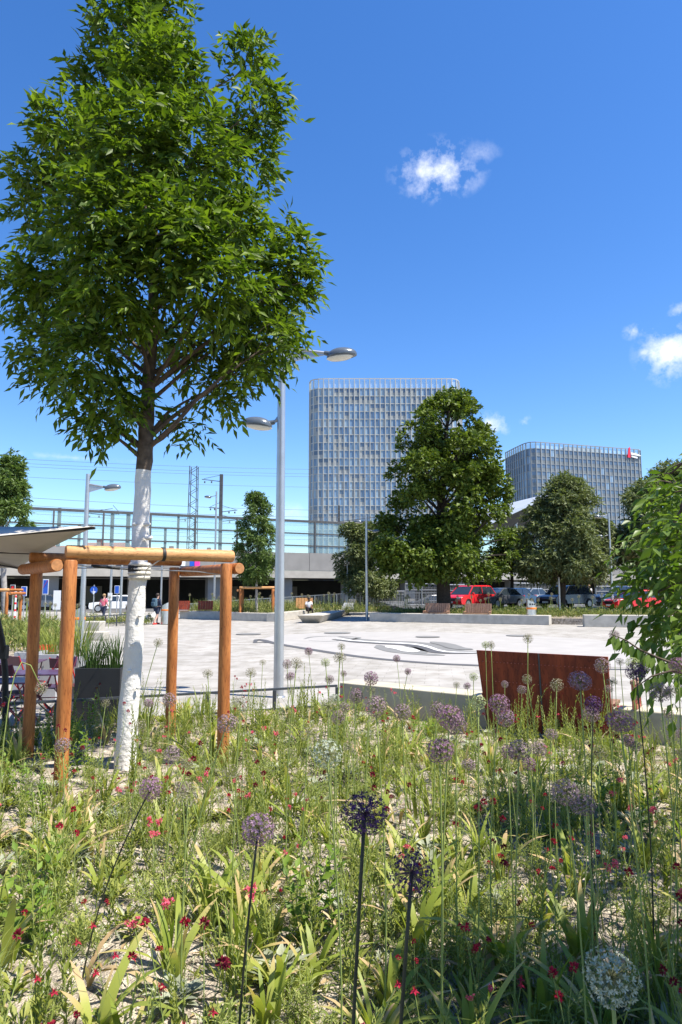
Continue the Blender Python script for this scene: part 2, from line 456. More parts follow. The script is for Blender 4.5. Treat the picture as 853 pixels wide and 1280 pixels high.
    def build(s, name, mats, parent=None, smooth=None, bevel=0.0, world=True):
        off = None
        if parent is not None and world: off = parent_world(parent)
        o = bpy.data.objects.new(name, s.mesh(name, mats, smooth, off))
        col.objects.link(o)
        if parent is not None: o.parent = parent
        if bevel:
            b = o.modifiers.new('bevel', 'BEVEL'); b.width = bevel; b.segments = 2; b.limit_method = 'ANGLE'; b.angle_limit = R(40)
        return o

def parent_world(p):
    v = Vector((0,0,0))
    while p is not None: v += p.location; p = p.parent
    return v
def tag(o, label, cat, group=None):
    o['label'] = label; o['category'] = cat
    if group: o['group'] = group
    return o
def thing(name, label, cat, loc=(0,0,0), rz=0, group=None):
    o = bpy.data.objects.new(name, None); o.empty_display_size = .2
    col.objects.link(o); o.location = loc; o.rotation_euler = (0,0,rz)
    return tag(o, label, cat, group)
def struct(o, kind='structure'):
    o['kind'] = kind; return o
KIDS = {}
def copy_tree(o, parent=None):
    c = o.copy(); col.objects.link(c); c.parent = parent
    for ch in list(o.children): copy_tree(ch, c)
    return c
def part(name, me, parent, loc=(0,0,0), rot=(0,0,0), scale=None):
    o = bpy.data.objects.new(name, me); col.objects.link(o); o.parent = parent; o.location = loc; o.rotation_euler = rot
    if scale: o.scale = scale
    return o

def nrm(a): return a / np.maximum(np.linalg.norm(a, axis=-1, keepdims=True), 1e-9)
def leafgeo(P, D, N, L, W, fold=.22, wide=.42):
    """one folded five-vertex leaf per row"""
    D = nrm(D); S = nrm(np.cross(D, N)); N = np.cross(S, D)
    L = np.broadcast_to(np.asarray(L, float), (len(P),))[:, None]; W = np.broadcast_to(np.asarray(W, float), (len(P),))[:, None]
    mid = P + D*L*.5
    V = np.stack([P, P + D*L*wide + S*W*.5 + N*W*fold, P + D*L - N*L*.06, P + D*L*wide - S*W*.5 + N*W*fold, mid], 1).reshape(-1, 3)
    b = np.arange(len(P))[:, None]*5
    Fq = np.concatenate([b + np.array([[0,1,2,4]]), b + np.array([[0,4,2,3]])], 1).reshape(-1, 4)
    return V, Fq
def npmesh(name, V, Fq, mats, mi=None, smooth=False):
    me = bpy.data.meshes.new(name)
    Fq = np.asarray(Fq); k = Fq.shape[1]
    me.vertices.add(len(V)); me.vertices.foreach_set('co', np.asarray(V, np.float32).ravel())
    me.loops.add(Fq.size); me.loops.foreach_set('vertex_index', Fq.ravel().astype(np.int32))
    me.polygons.add(len(Fq)); me.polygons.foreach_set('loop_start', np.arange(0, Fq.size, k, dtype=np.int32))
    if not isinstance(mats, (list, tuple)): mats = [mats]
    for m in mats: me.materials.append(m)
    if mi is not None: me.polygons.foreach_set('material_index', np.asarray(mi, np.int32))
    if smooth: me.polygons.foreach_set('use_smooth', np.ones(len(Fq), bool))
    me.update(calc_edges=True); me.validate()
    return me
def join(geos):
    V = []; Fq = []; o = 0
    for v, f in geos: V.append(v); Fq.append(f + o); o += len(v)
    return np.concatenate(V), np.concatenate(Fq)
def obj(name, me, parent=None, loc=(0,0,0)):
    o = bpy.data.objects.new(name, me); col.objects.link(o); o.parent = parent; o.location = loc; return o

# ------------------------------------------------------------------ trees
def spray_leaves(clumps, n_of, Lr, nl, L, W, droop, core, spread=1.0, jitter=.25, shell=2.4, up=.15, wide=.40):
    """compound leaves hanging from twig tips spread through each clump"""
    geos = []
    for (c, r, k) in clumps:
        n = max(4, int(n_of * k))
        u = nrm(rng.normal(size=(n, 3)))
        rr = rng.random(n) ** (1/shell)
        r = np.asarray(r, float)
        P = np.asarray(c) + u * rr[:, None] * r
        out = nrm(P - np.asarray(core))
        d = nrm(u*.7*spread + out*.5 + rng.normal(size=(n, 3))*.45 + np.array([0, 0, up]))
        side = nrm(np.cross(d, np.array([0, 0, 1.0]) + rng.normal(size=(n, 3))*.3))
        Lq = Lr * (.75 + .5*rng.random(n))[:, None]
        for j in range(nl):
            t = (j//2 + 1) / ((nl+1)//2) if nl > 1 else 1.0
            sg = 0 if j == nl-1 else (1 if j % 2 else -1)
            p = P + d*Lq*t*.9 + np.array([0, 0, -1.0])*Lq*droop*t*t
            dl = d*(.55 if sg else 1.0) + side*sg*.85 + np.array([0, 0, -1.0])*(.15 + droop*.8*t) + rng.normal(size=(n, 3))*jitter
            nn = np.array([0, 0, 1.0]) + rng.normal(size=(n, 3))*.7
            sz = .68 + .62*rng.random(n)
            geos.append(leafgeo(p, dl, nn, L*sz, W*sz*(.8 + .4*rng.random(n)), .22, wide))
    return join(geos)

def limb(m, a, b, r0, r1, bend=.12, n=6, seg=5):
    a = Vector(a); b = Vector(b); L = (b-a).length
    w = Vector((random.uniform(-1,1), random.uniform(-1,1), random.uniform(0,.6))) * (bend*L)
    pts = []; rad = []
    for i in range(seg+1):
        t = i/seg
        pts.append(a.lerp(b, t) + w*math.sin(math.pi*t) + (Vector((random.uniform(-1,1),random.uniform(-1,1),random.uniform(-1,1)))*(L*.012) if 0<i<seg else Vector((0,0,0))))
        rad.append(r0 + (r1-r0)*t)
    m.path(pts, rad, n)
    return pts

def tree(name, label, base, trunk, clumps, leafm, barkm, n_of, leaf, origin=None, group=None, twigs=3, white_to=None, trunk_mats=None, rlimb=.35, rise=.25):
    """trunk: [(point, radius)]; clumps: [(centre, radii, weight)]"""
    t = thing(name, label, 'tree', base, 0, group)
    m = MB()
    pts = [Vector(p) for p, r in trunk]; rad = [r for p, r in trunk]
    # refine the trunk with small wobbles
    P2, R2 = [], []
    for i in range(len(pts)-1):
        for k in range(4):
            f = k/4
            P2.append(pts[i].lerp(pts[i+1], f) + (Vector((random.uniform(-1,1), random.uniform(-1,1), 0))*rad[i]*.07 if (i or k) else Vector((0,0,0))))
            R2.append((rad[i] + (rad[i+1]-rad[i])*f) * random.uniform(.96, 1.05))
    P2.append(pts[-1]); R2.append(rad[-1])
    m.path(P2, R2, 14)
    if white_to is not None:
        for i, f in enumerate(m.f):
            z = sum(m.v[j][2] for j in f)/len(f)
            m.m[i] = 1 if z > white_to else 0
    m.mi = 1 if white_to is not None else 0
    for (c, r, k) in clumps:
        c = Vector(c)
        best = None
        for i, p in enumerate(P2):
            if origin is not None and p.z < origin: continue
            d = c - p
            if d.z < rise*math.hypot(d.x, d.y) and i > 0 and best is not None: continue
            s = d.length + abs(d.z - .9*math.hypot(d.x, d.y))*(.8 if rise > 0 else .1)
            if best is None or s < best[0]: best = (s, i)
        i = best[1]
        q = limb(m, P2[i], c, R2[i]*rlimb + .004, max(.004, R2[-1]*.35), .08)
        rr = max(r) if not isinstance(r, (int, float)) else r
        for w in range(twigs):
            u = Vector((random.gauss(0,1), random.gauss(0,1), random.gauss(.2,1))).normalized()
            limb(m, q[random.choice((3,4,5))], c + u*rr*.85, max(.004, R2[-1]*.3), .003, .12, 4, 3)
    m.build('trunk', trunk_mats or barkm, t, 50)
    core = np.mean([np.asarray(c) for c, r, k in clumps], axis=0)
    V, Fq = spray_leaves([(np.asarray(c), np.asarray(r if not isinstance(r, (int, float)) else (r, r, r)), k) for c, r, k in clumps], n_of, core=core, **leaf)
    V = V - np.asarray(parent_world(t))
    obj('crown', npmesh('crown', V, Fq, leafm), t)
    return t

# ================================================================== GROUND
m = MB()
m.quad((-4000,-600,-.02),(4000,-600,-.02),(4000,6000,-.02),(-4000,6000,-.02))
struct(m.build('ground', MT['land']))
m = MB()
m.quad((-60,-12,0),(60,-12,0),(60,75,0),(-60,75,0))
struct(m.build('plaza', MT['plaza']))
m = MB()   # asphalt road running below the railway, and the raised car park
m.prism([(-60,62),(8,62),(70,92),(70,100),(8,90),(-60,70)], .0, .02)
struct(m.build('road', MT['asphalt']))
m = MB(); m.prism([(4.5,47.2),(60,47.2),(60,82),(4.5,82)], .0, .62)
struct(m.build('car_park_ground', MT['asphalt']))

# plaza pattern: pale field, dark outline, ribbons that paint the shading of its relief
def ribbon(pts, w, z, mt, name='plaza_relief_line', n=60):
    # Catmull-Rom through ground points, taper at both ends
    P = [Vector(p) for p in pts]; Q = []
    P = [P[0]*2-P[1]] + P + [P[-1]*2-P[-2]]
    for i in range(1, len(P)-2):
        for k in range(12):
            t = k/12
            Q.append(.5*((2*P[i]) + (P[i+1]-P[i-1])*t + (2*P[i-1]-5*P[i]+4*P[i+1]-P[i+2])*t*t + (3*P[i]-P[i-1]-3*P[i+1]+P[i+2])*t**3))
    Q.append(P[-2])
    m = MB(); vs = []; fs = []
    for i, p in enumerate(Q):
        d = (Q[min(i+1,len(Q)-1)] - Q[max(i-1,0)]); nr = Vector((-d.y, d.x, 0)).normalized()
        t = i/(len(Q)-1); ww = w*min(1, .25+5*t, .25+5*(1-t))
        vs += [(p.x+nr.x*ww/2, p.y+nr.y*ww/2, z), (p.x-nr.x*ww/2, p.y-nr.y*ww/2, z)]
    for i in range(len(Q)-1): fs.append((2*i, 2*i+1, 2*i+3, 2*i+2))
    m.add(vs, fs)
    return struct(m.build(name, mt))
G = lambda *a: [gnd(x, y) for x, y in a]
fld = G((325,800),(345,794),(420,790),(520,789.5),(640,793),(740,799),(800,808),(816,823),(790,834),(700,834.5),(600,831),(530,828),(450,820.5),(380,810),(345,805))
m = MB(); m.add([(p.x,p.y,.004) for p in fld], [tuple(range(len(fld)))])
struct(m.build('plaza_field', MT['plaza_light']))
ribbon(G((318,803.5),(324,799.5),(345,804.5),(380,810.5),(450,821),(530,828.5),(600,832),(720,836),(860,838)), .34, .008, MT['line_dark'])
ribbon(G((316,803.6),(328,803.4),(336,803.8)), .22, .012, MT['line_dark'])
ribbon(G((380,799),(392,796.2),(420,795.2),(448,797),(436,800),(410,801.6),(386,801)), .22, .008, MT['line_mid'])
ribbon(G((424,796),(450,799.5),(480,801.5),(515,803),(540,806),(556,811.5),(575,813.8),(600,814.3)), .6, .008, MT['line_mid'])
ribbon(G((420,798),(446,801.3),(480,803.3),(512,804.8),(530,808),(545,813),(566,815.5),(606,815.6)), .36, .012, MT['line_white'])
ribbon(G((416,799.4),(446,802.6),(478,804.6),(508,806.2),(524,809.4),(538,814),(560,816.6),(612,816.6)), .5, .016, MT['line_dark'])
ribbon(G((540,802.5),(558,806),(572,810.5),(590,812.5)), .6, .02, MT['line_mid'])
ribbon(G((473,806.5),(482,811),(498,815),(530,818),(556,819.5)), .55, .012, MT['line_mid'])
ribbon(G((508,808.5),(520,812),(530,817)), .45, .016, MT['line_mid'])
ribbon(G((485,808),(505,811.5),(518,815.6)), .6, .020, MT['line_white'])
for px, py, w, h in ((535,796.5,.5,.12),(311,793,.55,.5),(422,791.5,.6,.25),(648,795,.5,.3)):
    g = gnd(px, py); m = MB(); m.lathe([(w,0),(w,.004)], (g.x,g.y,.024), 24)
    tag(m.build('manhole_cover', MT['line_mid']), {535:'dark round drain cover in the paving beyond the wavy ribbons',311:'round drain cover in the paving left of the near lamp post',422:'pale drain cover in the paving before the boat-shaped bench',648:'drain cover in the paving in front of the standing litter bin'}[px], 'drain cover')

# flower bed
BED = [(-9,7.25),(-4.6,8.45),(-.05,10.25),(3.9,7.62),(9,3.9),(9,-3),(-9,-3)]
def bedz(x, y):
    s = .21 + .03*math.sin(x*1.3+.5)*math.cos(y*1.1) + .015*math.sin(x*4.1+y*3.3) + .010*math.sin(x*9.2-y*7.7)
    if y > 6.2 and x > 0: s -= .035*min(1, (y-6.2))
    r = math.hypot(x+2.22, y-6.95)
    return s - .07*max(0, 1-r/.8)
def inbed(x, y):
    ins = False; n = len(BED)
    for i in range(n):
        (x1,y1),(x2,y2) = BED[i], BED[(i+1)%n]
        if (y1>y) != (y2>y) and x < (x2-x1)*(y-y1)/(y2-y1)+x1: ins = not ins
    return ins
bm = bmesh.new()
vs = [bm.verts.new((x,y,0)) for x,y in BED]; bm.faces.new(vs)
st = .18
for ax in (0,1):
    for k in range(int(22/st)):
        c = -9.5 + k*st
        co = (c,0,0) if ax==0 else (0,c+6,0); no = (1,0,0) if ax==0 else (0,1,0)
        bmesh.ops.bisect_plane(bm, geom=bm.verts[:]+bm.edges[:]+bm.faces[:], plane_co=co, plane_no=no)
for v in bm.verts: v.co.z = bedz(v.co.x, v.co.y)
ext = bmesh.ops.extrude_edge_only(bm, edges=[e for e in bm.edges if e.is_boundary])
for g in ext['geom']:
    if isinstance(g, bmesh.types.BMVert): g.co.z = -.01
bm.normal_update()
me = bpy.data.meshes.new('flower_bed_soil'); bm.to_mesh(me); bm.free(); me.materials.append(MT['soil'])
me.polygons.foreach_set('use_smooth', [True]*len(me.polygons))
struct(obj('flower_bed_soil', me))
# loose grit lying on it
n = 5200
Pg = []
while len(Pg) < n:
    y = 1.6 + 7.5*random.random()**1.5; x = random.uniform(-.62,.62)*y
    if inbed(x, y): Pg.append((x, y, bedz(x,y)))
Pg = np.array(Pg); s = .004 + .011*rng.random(n)**2
oc = np.array([(1,0,0),(0,1,0),(-1,0,0),(0,-1,0),(0,0,1),(0,0,-1)], float)
Vg = (Pg[:,None,:] + oc[None]*s[:,None,None]*(.7+.6*rng.random((n,6,1)))*np.array([1,1,.7])).reshape(-1,3)
Ft = np.array([(0,1,4),(1,2,4),(2,3,4),(3,0,4),(1,0,5),(2,1,5),(3,2,5),(0,3,5)])
Fg = (np.arange(n)[:,None,None]*6 + Ft[None]).reshape(-1,3)
o = obj('gravel', npmesh('gravel', Vg, Fg, mat('loose_grit', (.40,.345,.275), .9, 0, .4, 30))); struct(o, 'stuff')

# ================================================================== TOWERS
def facade_tower(t, line, z0, z1, floor_h, bay, crown, mats, core, fin, pick, seed, findepth=.45, band_h=.28, fin_w=.42):
    rr = random.Random(seed)
    P = [Vector((x,y,0)) for x,y in line]
    seg = [(P[i+1]-P[i]).length for i in range(len(P)-1)]; tot = sum(seg)
    nb = round(tot/bay)
    def pt(s):
        for i, L in enumerate(seg):
            if s <= L or i == len(seg)-1: return P[i].lerp(P[i+1], min(1, s/L))
            s -= L
    Q = [pt(tot*i/nb) for i in range(nb+1)]
    cen = sum(Q, Vector())/len(Q) + Vector((0,18,0))
    zt = z1 - crown
    m = MB(); m.prism([(p.x,p.y) for p in Q], z0, zt)
    m.build('wall', core, t)
    nf = int((zt-z0)/floor_h); fh = (zt-z0)/nf
    wins = []
    for i in range(nb):
        a, b = Q[i], Q[i+1]; d = (b-a); L = d.length; d = d/L
        nr = Vector((d.y,-d.x,0))
        for k in range(nf):
            za = z0 + k*fh + band_h; zb = z0 + (k+1)*fh
            m = MB(); pk = pick(i, k, nb, nf, rr)
            e = .18; h = (L-2*e)/2
            for c in (0,1):
                s0 = a + d*(e + c*h + .06) + nr*.08; s1 = a + d*(e + (c+1)*h - .06) + nr*.08
                tp = pk[c]
                if tp == 'short':      # a window band over a solid panel
                    zm = za + (zb-za)*.46
                    m.mi = 2; m.quad((s0.x,s0.y,za),(s1.x,s1.y,za),(s1.x,s1.y,zm-.08),(s0.x,s0.y,zm-.08))
                    m.mi = 3; m.quad((s0.x,s0.y,zm),(s1.x,s1.y,zm),(s1.x,s1.y,zb),(s0.x,s0.y,zb))
                else:
                    m.mi = tp; m.quad((s0.x,s0.y,za),(s1.x,s1.y,za),(s1.x,s1.y,zb),(s0.x,s0.y,zb))
            wins.append((m, -(za) , i))
    order = list(range(len(wins)))
    hidden = [i for i in order]
    order.sort(key=lambda i: -i % nf * 100 + rr.random())   # upper floors first: the ones nothing stands before
    for i in order[:100]: wins[i][0].build('window', mats, t)
    rest = MB()
    for i in order[100:]:
        w = wins[i][0]; o = len(rest.v); rest.v += w.v; rest.f += [tuple(j+o for j in f) for f in w.f]; rest.m += w.m
    struct(rest.build('window', mats, t), 'stuff')
    for i, p in enumerate(Q):
        a = Q[max(i-1,0)]; b = Q[min(i+1,nb)]; d = (b-a).normalized(); nr = Vector((d.y,-d.x,0))
        c = p + nr*findepth/2
        m = MB(); m.obox((c.x,c.y,(z0+z1)/2), (fin_w, findepth, z1-z0), math.atan2(d.y,d.x)); m.build('fin', fin, t)
    for k in range(nf+1):
        m = MB(); z = z0 + k*fh
        for i in range(nb):
            a, b = Q[i], Q[i+1]; d = (b-a); nr = Vector((d.y,-d.x,0)).normalized()
            c = (a+b)/2 + nr*.12
            m.obox((c.x,c.y,z+band_h/2), (d.length, .3, band_h), math.atan2(d.y,d.x))
        m.build('floor_band', fin, t)
    m = MB()
    for i in range(nb):
        a, b = Q[i], Q[i+1]; d = (b-a); c = (a+b)/2; nr = Vector((d.y,-d.x,0)).normalized(); c += nr*findepth/2
        m.obox((c.x,c.y,z1-.2), (d.length, findepth*.8, .4), math.atan2(d.y,d.x))
    m.build('parapet_rail', fin, t)
    m = MB()
    for i in range(nb):
        a, b = Q[i], Q[i+1]; m.quad((a.x,a.y,zt),(b.x,b.y,zt),(b.x,b.y,z1-.8),(a.x,a.y,z1-.8))
    m.build('parapet_glass', MT['twr_glass_crown'], t)
    return Q
MT['twr_glass_crown'] = glassmat('crown_glass', (.62,.68,.72), .38)
MT['twr_flat'] = [MT['twr_blue'], MT['twr_pale'], MT['twr_panel'], MT['twr_dark']]
HA = 94.0
t = thing('office_tower', 'tall pale office tower with dense vertical fins and rounded corner behind the broad green tree', 'tower', (17,290,0))
la = [(-12.9,322),(-13.9,296),(-13.2,293),(-11.8,291.2),(-9.4,290.2),(-6,290),(47,290),(49.4,290.3),(51,291.5),(52.2,295),(57.6,319)]
def pick_a(i, k, nb, nf, rr):
    f = math.sin(i*.55 + k*1.9) + math.sin(k*.8+1)*.7 + rr.uniform(-.9,.9)
    if f > .75: a = ['short','short'] if rr.random() < .6 else [2,'short']
    elif f > 0: a = [0,1] if rr.random()<.7 else [1,1]
    elif f > -.9: a = [0,0] if rr.random()<.5 else [1,0]
    else: a = [1,2] if rr.random()<.6 else [3,0]
    return a
facade_tower(t, la, 0, HA, 3.4, 2.25, 4.6, MT['twr_flat'], MT['twr_core'], MT['twr_fin'], pick_a, 3, fin_w=.36)
m = MB(); m.prism([(-9,300),(38,300),(30,316),(-6,316)], HA-5, [HA-1.2,HA-1.8,HA-2.5,HA-1.6]); m.build('roof_plant_room', MT['white'], t)
t = thing('office_tower', 'lower dark glass office block with a red emblem at its top corner', 'tower', (110,330,0))
lb = [(85,346),(86.5,336),(88.5,325),(89.6,322.2),(91.6,320.6),(95,321.2),(151,339),(155,350)]
def pick_b(i, k, nb, nf, rr):
    if i < 10: return [3,0] if rr.random()<.6 else [0,1]
    return ['short','short'] if rr.random()<.9 else [0,1]
zb = 72.6
facade_tower(t, lb, 0, zb, 3.6, 2.6, 3.4, [MT['twr_blue'],MT['twr_pale'],MT['far_panel'],MT['twr_dark']], MT['far_core'], MT['far_fin'], pick_b, 5)
m = MB()
a = Vector((95,321.2,0)); b = Vector((151,339,0)); d = (b-a).normalized(); nr = Vector((d.y,-d.x,0))
def onB(s, z, e=.75): p = a + d*s + nr*e; return (p.x,p.y,z)
m.mi = 0
def slab(pl, e0=.7, e1=1.0):
    f = [onB(s,z,e1) for s,z in pl]; g = [onB(s,z,e0) for s,z in pl]; n = len(f)
    m.add(f+g, [tuple(range(n)), tuple(range(2*n-1,n-1,-1))] + [((i+1)%n,i,n+i,n+(i+1)%n) for i in range(n)])
slab([(50.2,68.0),(51.9,67.8),(51.9,73.3),(51.0,72.6)])
m.build('emblem', MT['mark_red'], t)
m = MB(); slab([(52.4,69.4),(57.4,69.0),(58.6,69.2),(56.4,70.0),(54,70.4),(52.4,70.6)]); slab([(52.6,68.2),(56.2,67.6),(56.2,68.5),(52.6,68.9)])
m.build('sign_lettering', MT['white'], t)
m = MB(); m.prism([(112,334),(132,340),(130,347),(110,341)], zb-4, zb+.4); m.build('roof_plant_room', MT['far_fin'], t)

# ================================================================== RAILWAY VIADUCT
SL = .485
def vy(x): return 80 + SL*(x-.4)
ang = math.atan(SL); vd = Vector((math.cos(ang), math.sin(ang), 0)); vn = Vector((-vd.y, vd.x, 0))
def vp(x, back=0, z=0): p = Vector((x, vy(x), z)) + vn*back; return p
t = thing('railway_bridge', 'long grey concrete railway bridge crossing behind the square', 'bridge', (0,80,0))
X0, X1 = -75, 95
def vbox(mb, x0, x1, b0, b1, z0, z1):
    q = [vp(x0,b0),vp(x1,b0),vp(x1,b1),vp(x0,b1)]; mb.prism([(p.x,p.y) for p in q], z0, z1)
k = X0
while k < X1:       # parapet panels with joints
    m = MB(); vbox(m, k+.02, min(k+4.2,X1)-.02, 0, .35, 4.15, 6.15); m.build('parapet_panel', MT['concrete_mid'], t); k += 4.2
m = MB(); vbox(m, X0, X1, .02, 14, 3.3, 4.13); m.build('deck', MT['concrete_tan'], t)
m = MB(); vbox(m, X0, X1, 13.2, 14, 0, 3.28); m.build('rear_wall', MT['concrete_dark_shade'], t)  # shade under the bridge is put into this wall's dark colour
for k in range(-10, 13):
    m = MB(); x = k*7.4+1.6; q = [vp(x-.7,1.0),vp(x+.7,1.0),vp(x+.7,2.2),vp(x-.7,2.2)]
    m.prism([(p.x,p.y) for p in q], 0, 3.3); m.build('column', MT['concrete_mid'], t, bevel=.05)
for k in range(-9, 10):   # tan hatches in the passage behind the columns
    if k % 3 == 0: continue
    m = MB(); x = k*7.4+5; vbox(m, x, x+2.2, 12.9, 13.15, .3, 2.4); m.build('shutter', MT['concrete_tan'], t)
t = thing('noise_barrier', 'glazed noise barrier with grey posts along the railway bridge', 'barrier', vp(0,0,6.15))
step = 4.2; k = -70
while k < 92:
    m = MB(); p = vp(k,.5); m.obox((p.x,p.y,8.0),(.16,.22,3.7),ang); m.build('post', MT['mast'], t)
    m = MB(); q = [vp(k+.1,.5),vp(k+step-.1,.5)]
    m.quad((q[0].x,q[0].y,6.2),(q[1].x,q[1].y,6.2),(q[1].x,q[1].y,9.75),(q[0].x,q[0].y,9.75)); m.build('glass_pane', MT['glass'], t)
    k += step
for z, h in ((9.82,.13),(8.4,.07),(7.0,.07)):
    m = MB(); vbox(m, -70, 92, .42, .62, z-h, z+h); m.build('rail', MT['mast'], t)
# hanging banner with pink fields on the parapet
t = thing('banner', 'white and pink banner strip along the bridge parapet left of the trunk', 'banner', vp(-23,-.05,4.6))
def bstrip(px0, px1, mt, nm):
    y = 66.9
    for _ in range(6): y = vy(xat(px0, y, 4.6))
    x0 = xat(px0, y, 4.6); y1 = y
    for _ in range(6): y1 = vy(xat(px1, y1, 4.6))
    x1 = xat(px1, y1, 4.6)
    m = MB(); vbox(m, x0, x1, -.06, -.02, 4.45, 5.0); m.build(nm, mt, t)
bstrip(119,136,MT['pink'],'pink_field'); bstrip(146,163,MT['pink'],'pink_field'); bstrip(183,205,MT['pink'],'pink_field')
bstrip(226,232,MT['white'],'white_field'); bstrip(232.5,237,MT['paint_grey'],'picture_field'); bstrip(237.2,243,MT['sign_blue'],'blue_field'); bstrip(243.5,250,MT['pink'],'pink_field')

# catenary masts, wires, houses beyond the railway
def lattice(px, py_top, Y, w, label, grp='railway masts'):
    b = at(px, 700, Y); tz = at(px, py_top, Y).z
    t = thing('lattice_mast', label, 'mast', (b.x, Y, 4.2), 0, grp)
    m = MB()
    for sx in (-1,1):
        for sy in (-1,1): m.bar((b.x+sx*w/2, Y+sy*w/2, 4.2), (b.x+sx*w*.4, Y+sy*w*.4, tz), .10,.10)
    m.build('leg_frame', MT['mast'], t)
    m = MB(); z = 4.4; s = 1
    while z < tz-.8:
        for sy in (-1,1): m.bar((b.x-s*w*.45, Y+sy*w*.45, z),(b.x+s*w*.45, Y+sy*w*.45, z+.75), .06,.06)
        z += .75; s = -s
    m.build('bracing', MT['mast'], t)
    return t, b.x, tz
lattice(240,583,92,1.2,'slim lattice mast rising just below the hanging branch of the street tree')
def hmast(px, py_top, Y, w, label, arms=()):
    b = at(px, 700, Y); tz = at(px, py_top, Y).z
    t = thing('catenary_mast', label, 'mast', (b.x, Y, 4.2), 0, 'railway masts')
    m = MB(); m.box((b.x-w/2,Y-w/2,4.2),(b.x+w/2,Y+w/2,tz)); m.build('post', MT['mast'], t)
    for (dx, py, L) in arms:
        z = at(px, py, Y).z
        m = MB(); m.bar((b.x,Y,z),(b.x+dx*L,Y,z+.12*L),.09,.09); m.bar((b.x,Y,z+.9),(b.x+dx*L*.9,Y,z+.15*L),.05,.05)
        for q in (.5,.85): m.lathe([(.05,0),(.14,.06),(.05,.12),(.14,.2),(.05,.26)], (b.x+dx*L*q, Y, z-.2), 8)
        m.build('bracket', MT['mast'], t)
hmast(275,593,90,.42,'tall square catenary mast with brackets right of the lattice mast',((-1,602,2.6),(1,640,2.2),(1,652,2.4),(-1,636,1.6)))
hmast(222,645,100,.3,'short catenary mast left of the lattice mast',((1,650,2),))
hmast(72,635,85,.34,'short catenary mast above the grey parasol',())
hmast(139,642,80,.34,'catenary mast with two white lamps beside the lamp post on the left',((-1,645,3.2),(1,641,.8)))
hmast(159,643,84,.4,'plain grey mast just left of the white trunk',())
hmast(206,660,92,.3,'short mast just right of the white trunk behind the barrier',())
hmast(424,632,105,.35,'dark catenary mast standing in front of the tall pale tower',((1,652,5.5),))
hmast(98,655,88,.3,'stubby mast behind the glass between parasol and lamp post',())
for i, (ya, yb, Y) in enumerate(((566,572,120),(571,578,120),(575,581,118),(588,594,118),(612,622,95),(622,630,95),(632,640,92),(640,647,92),(646,653,90),(651,657,90))):
    p = at(-120, ya, Y-16); q = at(640, yb+14, Y+24)
    pts = [p.lerp(q, k/10) + Vector((0,0,-1.2*math.sin(math.pi*k/10))) for k in range(11)]
    m = MB(); m.path(pts, .022, 4, False)
    tag(m.build('overhead_wire', MT['mast']), 'thin overhead wire strung across the sky above the railway barrier', 'wire', 'overhead railway wires')
for i, (px0, px1, Y, ze, zr, lb_) in enumerate(((20,92,150,9.3,12.0,'red-roofed low house far behind the barrier at the parasol tip'),
        (96,150,140,9.0,12.0,'red-roofed low house far behind the barrier left of the white trunk'),
        (190,236,150,8.4,11.2,'red-roofed low house far behind the barrier at the lattice mast'),
        (240,300,165,8.8,11.8,'red-roofed low house far behind the barrier below the square mast'))):
    xa, xb = xat(px0,Y,10), xat(px1,Y,10)
    t = thing('house', lb_, 'house', ((xa+xb)/2,Y,0))
    m = MB(); m.box((xa,Y,0),(xb,Y+10,ze)); m.build('wall', MT['plaster'], t)
    m = MB(); m.add([(xa-.4,Y-.4,ze),(xb+.4,Y-.4,ze),(xb+.4,Y+10.4,ze),(xa-.4,Y+10.4,ze),(xa-.4,Y+5,zr),(xb+.4,Y+5,zr)],[(0,1,5,4),(2,3,4,5),(1,2,5),(3,0,4),(3,2,1,0)])
    rf = m.build('roof', MT['roof_red'], t)
    m = MB(); m.box((xa+3,Y+3,zr-2),(xa+3.9,Y+3.8,zr+.6)); m.build('chimney', MT['roof_red'], rf)
    for k in range(4):
        x = xa + (k+.5)*(xb-xa)/4
        m = MB(); m.box((x-.5,Y-.06,ze-2.2),(x+.5,Y+.02,ze-.7)); m.build('window', MT['twr_dark'], t)
# station canopy
t = thing('station_canopy', 'folded white metal station roof with dark underside between the two leafy trees', 'canopy roof', (25,108,0))
pc = [at(560,652,112), at(586,640,112), at(688,614,108), at(700,627,108), at(640,655,100), at(560,668,104)]
ptop = [(p.x,p.y,p.z) for p in pc]
m = MB(); m.mi = 0
A1,A2,A3,A4 = at(545,655,118), at(592,640,118), at(690,616,104), at(600,657,100)
vs = [A1,A2,A3,A4]
bt = [p+Vector((0,0,-.5)) for p in vs]
m.add(vs+bt, [(0,3,2,1),(4,5,6,7),(0,1,5,4),(1,2,6,5),(2,3,7,6),(3,0,4,7)]); m.build('roof_panel', MT['roof_metal'], t)
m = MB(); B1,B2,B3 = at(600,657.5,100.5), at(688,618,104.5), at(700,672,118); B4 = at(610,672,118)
m.add([B1,B2,B3,B4],[(0,1,2,3)]); m.build('soffit', MT['concrete_dark_shade'], t)
for px in (644,):
    p = at(px,640,106); m = MB(); m.path([(p.x,106,0),(p.x,106,p.z-2)],[.35,.3],12); m.path([(p.x,106,p.z-2),(p.x-1.4,106,p.z)],[.2,.12],8); m.path([(p.x,106,p.z-2),(p.x+1.4,106,p.z)],[.2,.12],8); m.build('column', MT['steel'], t, 40)

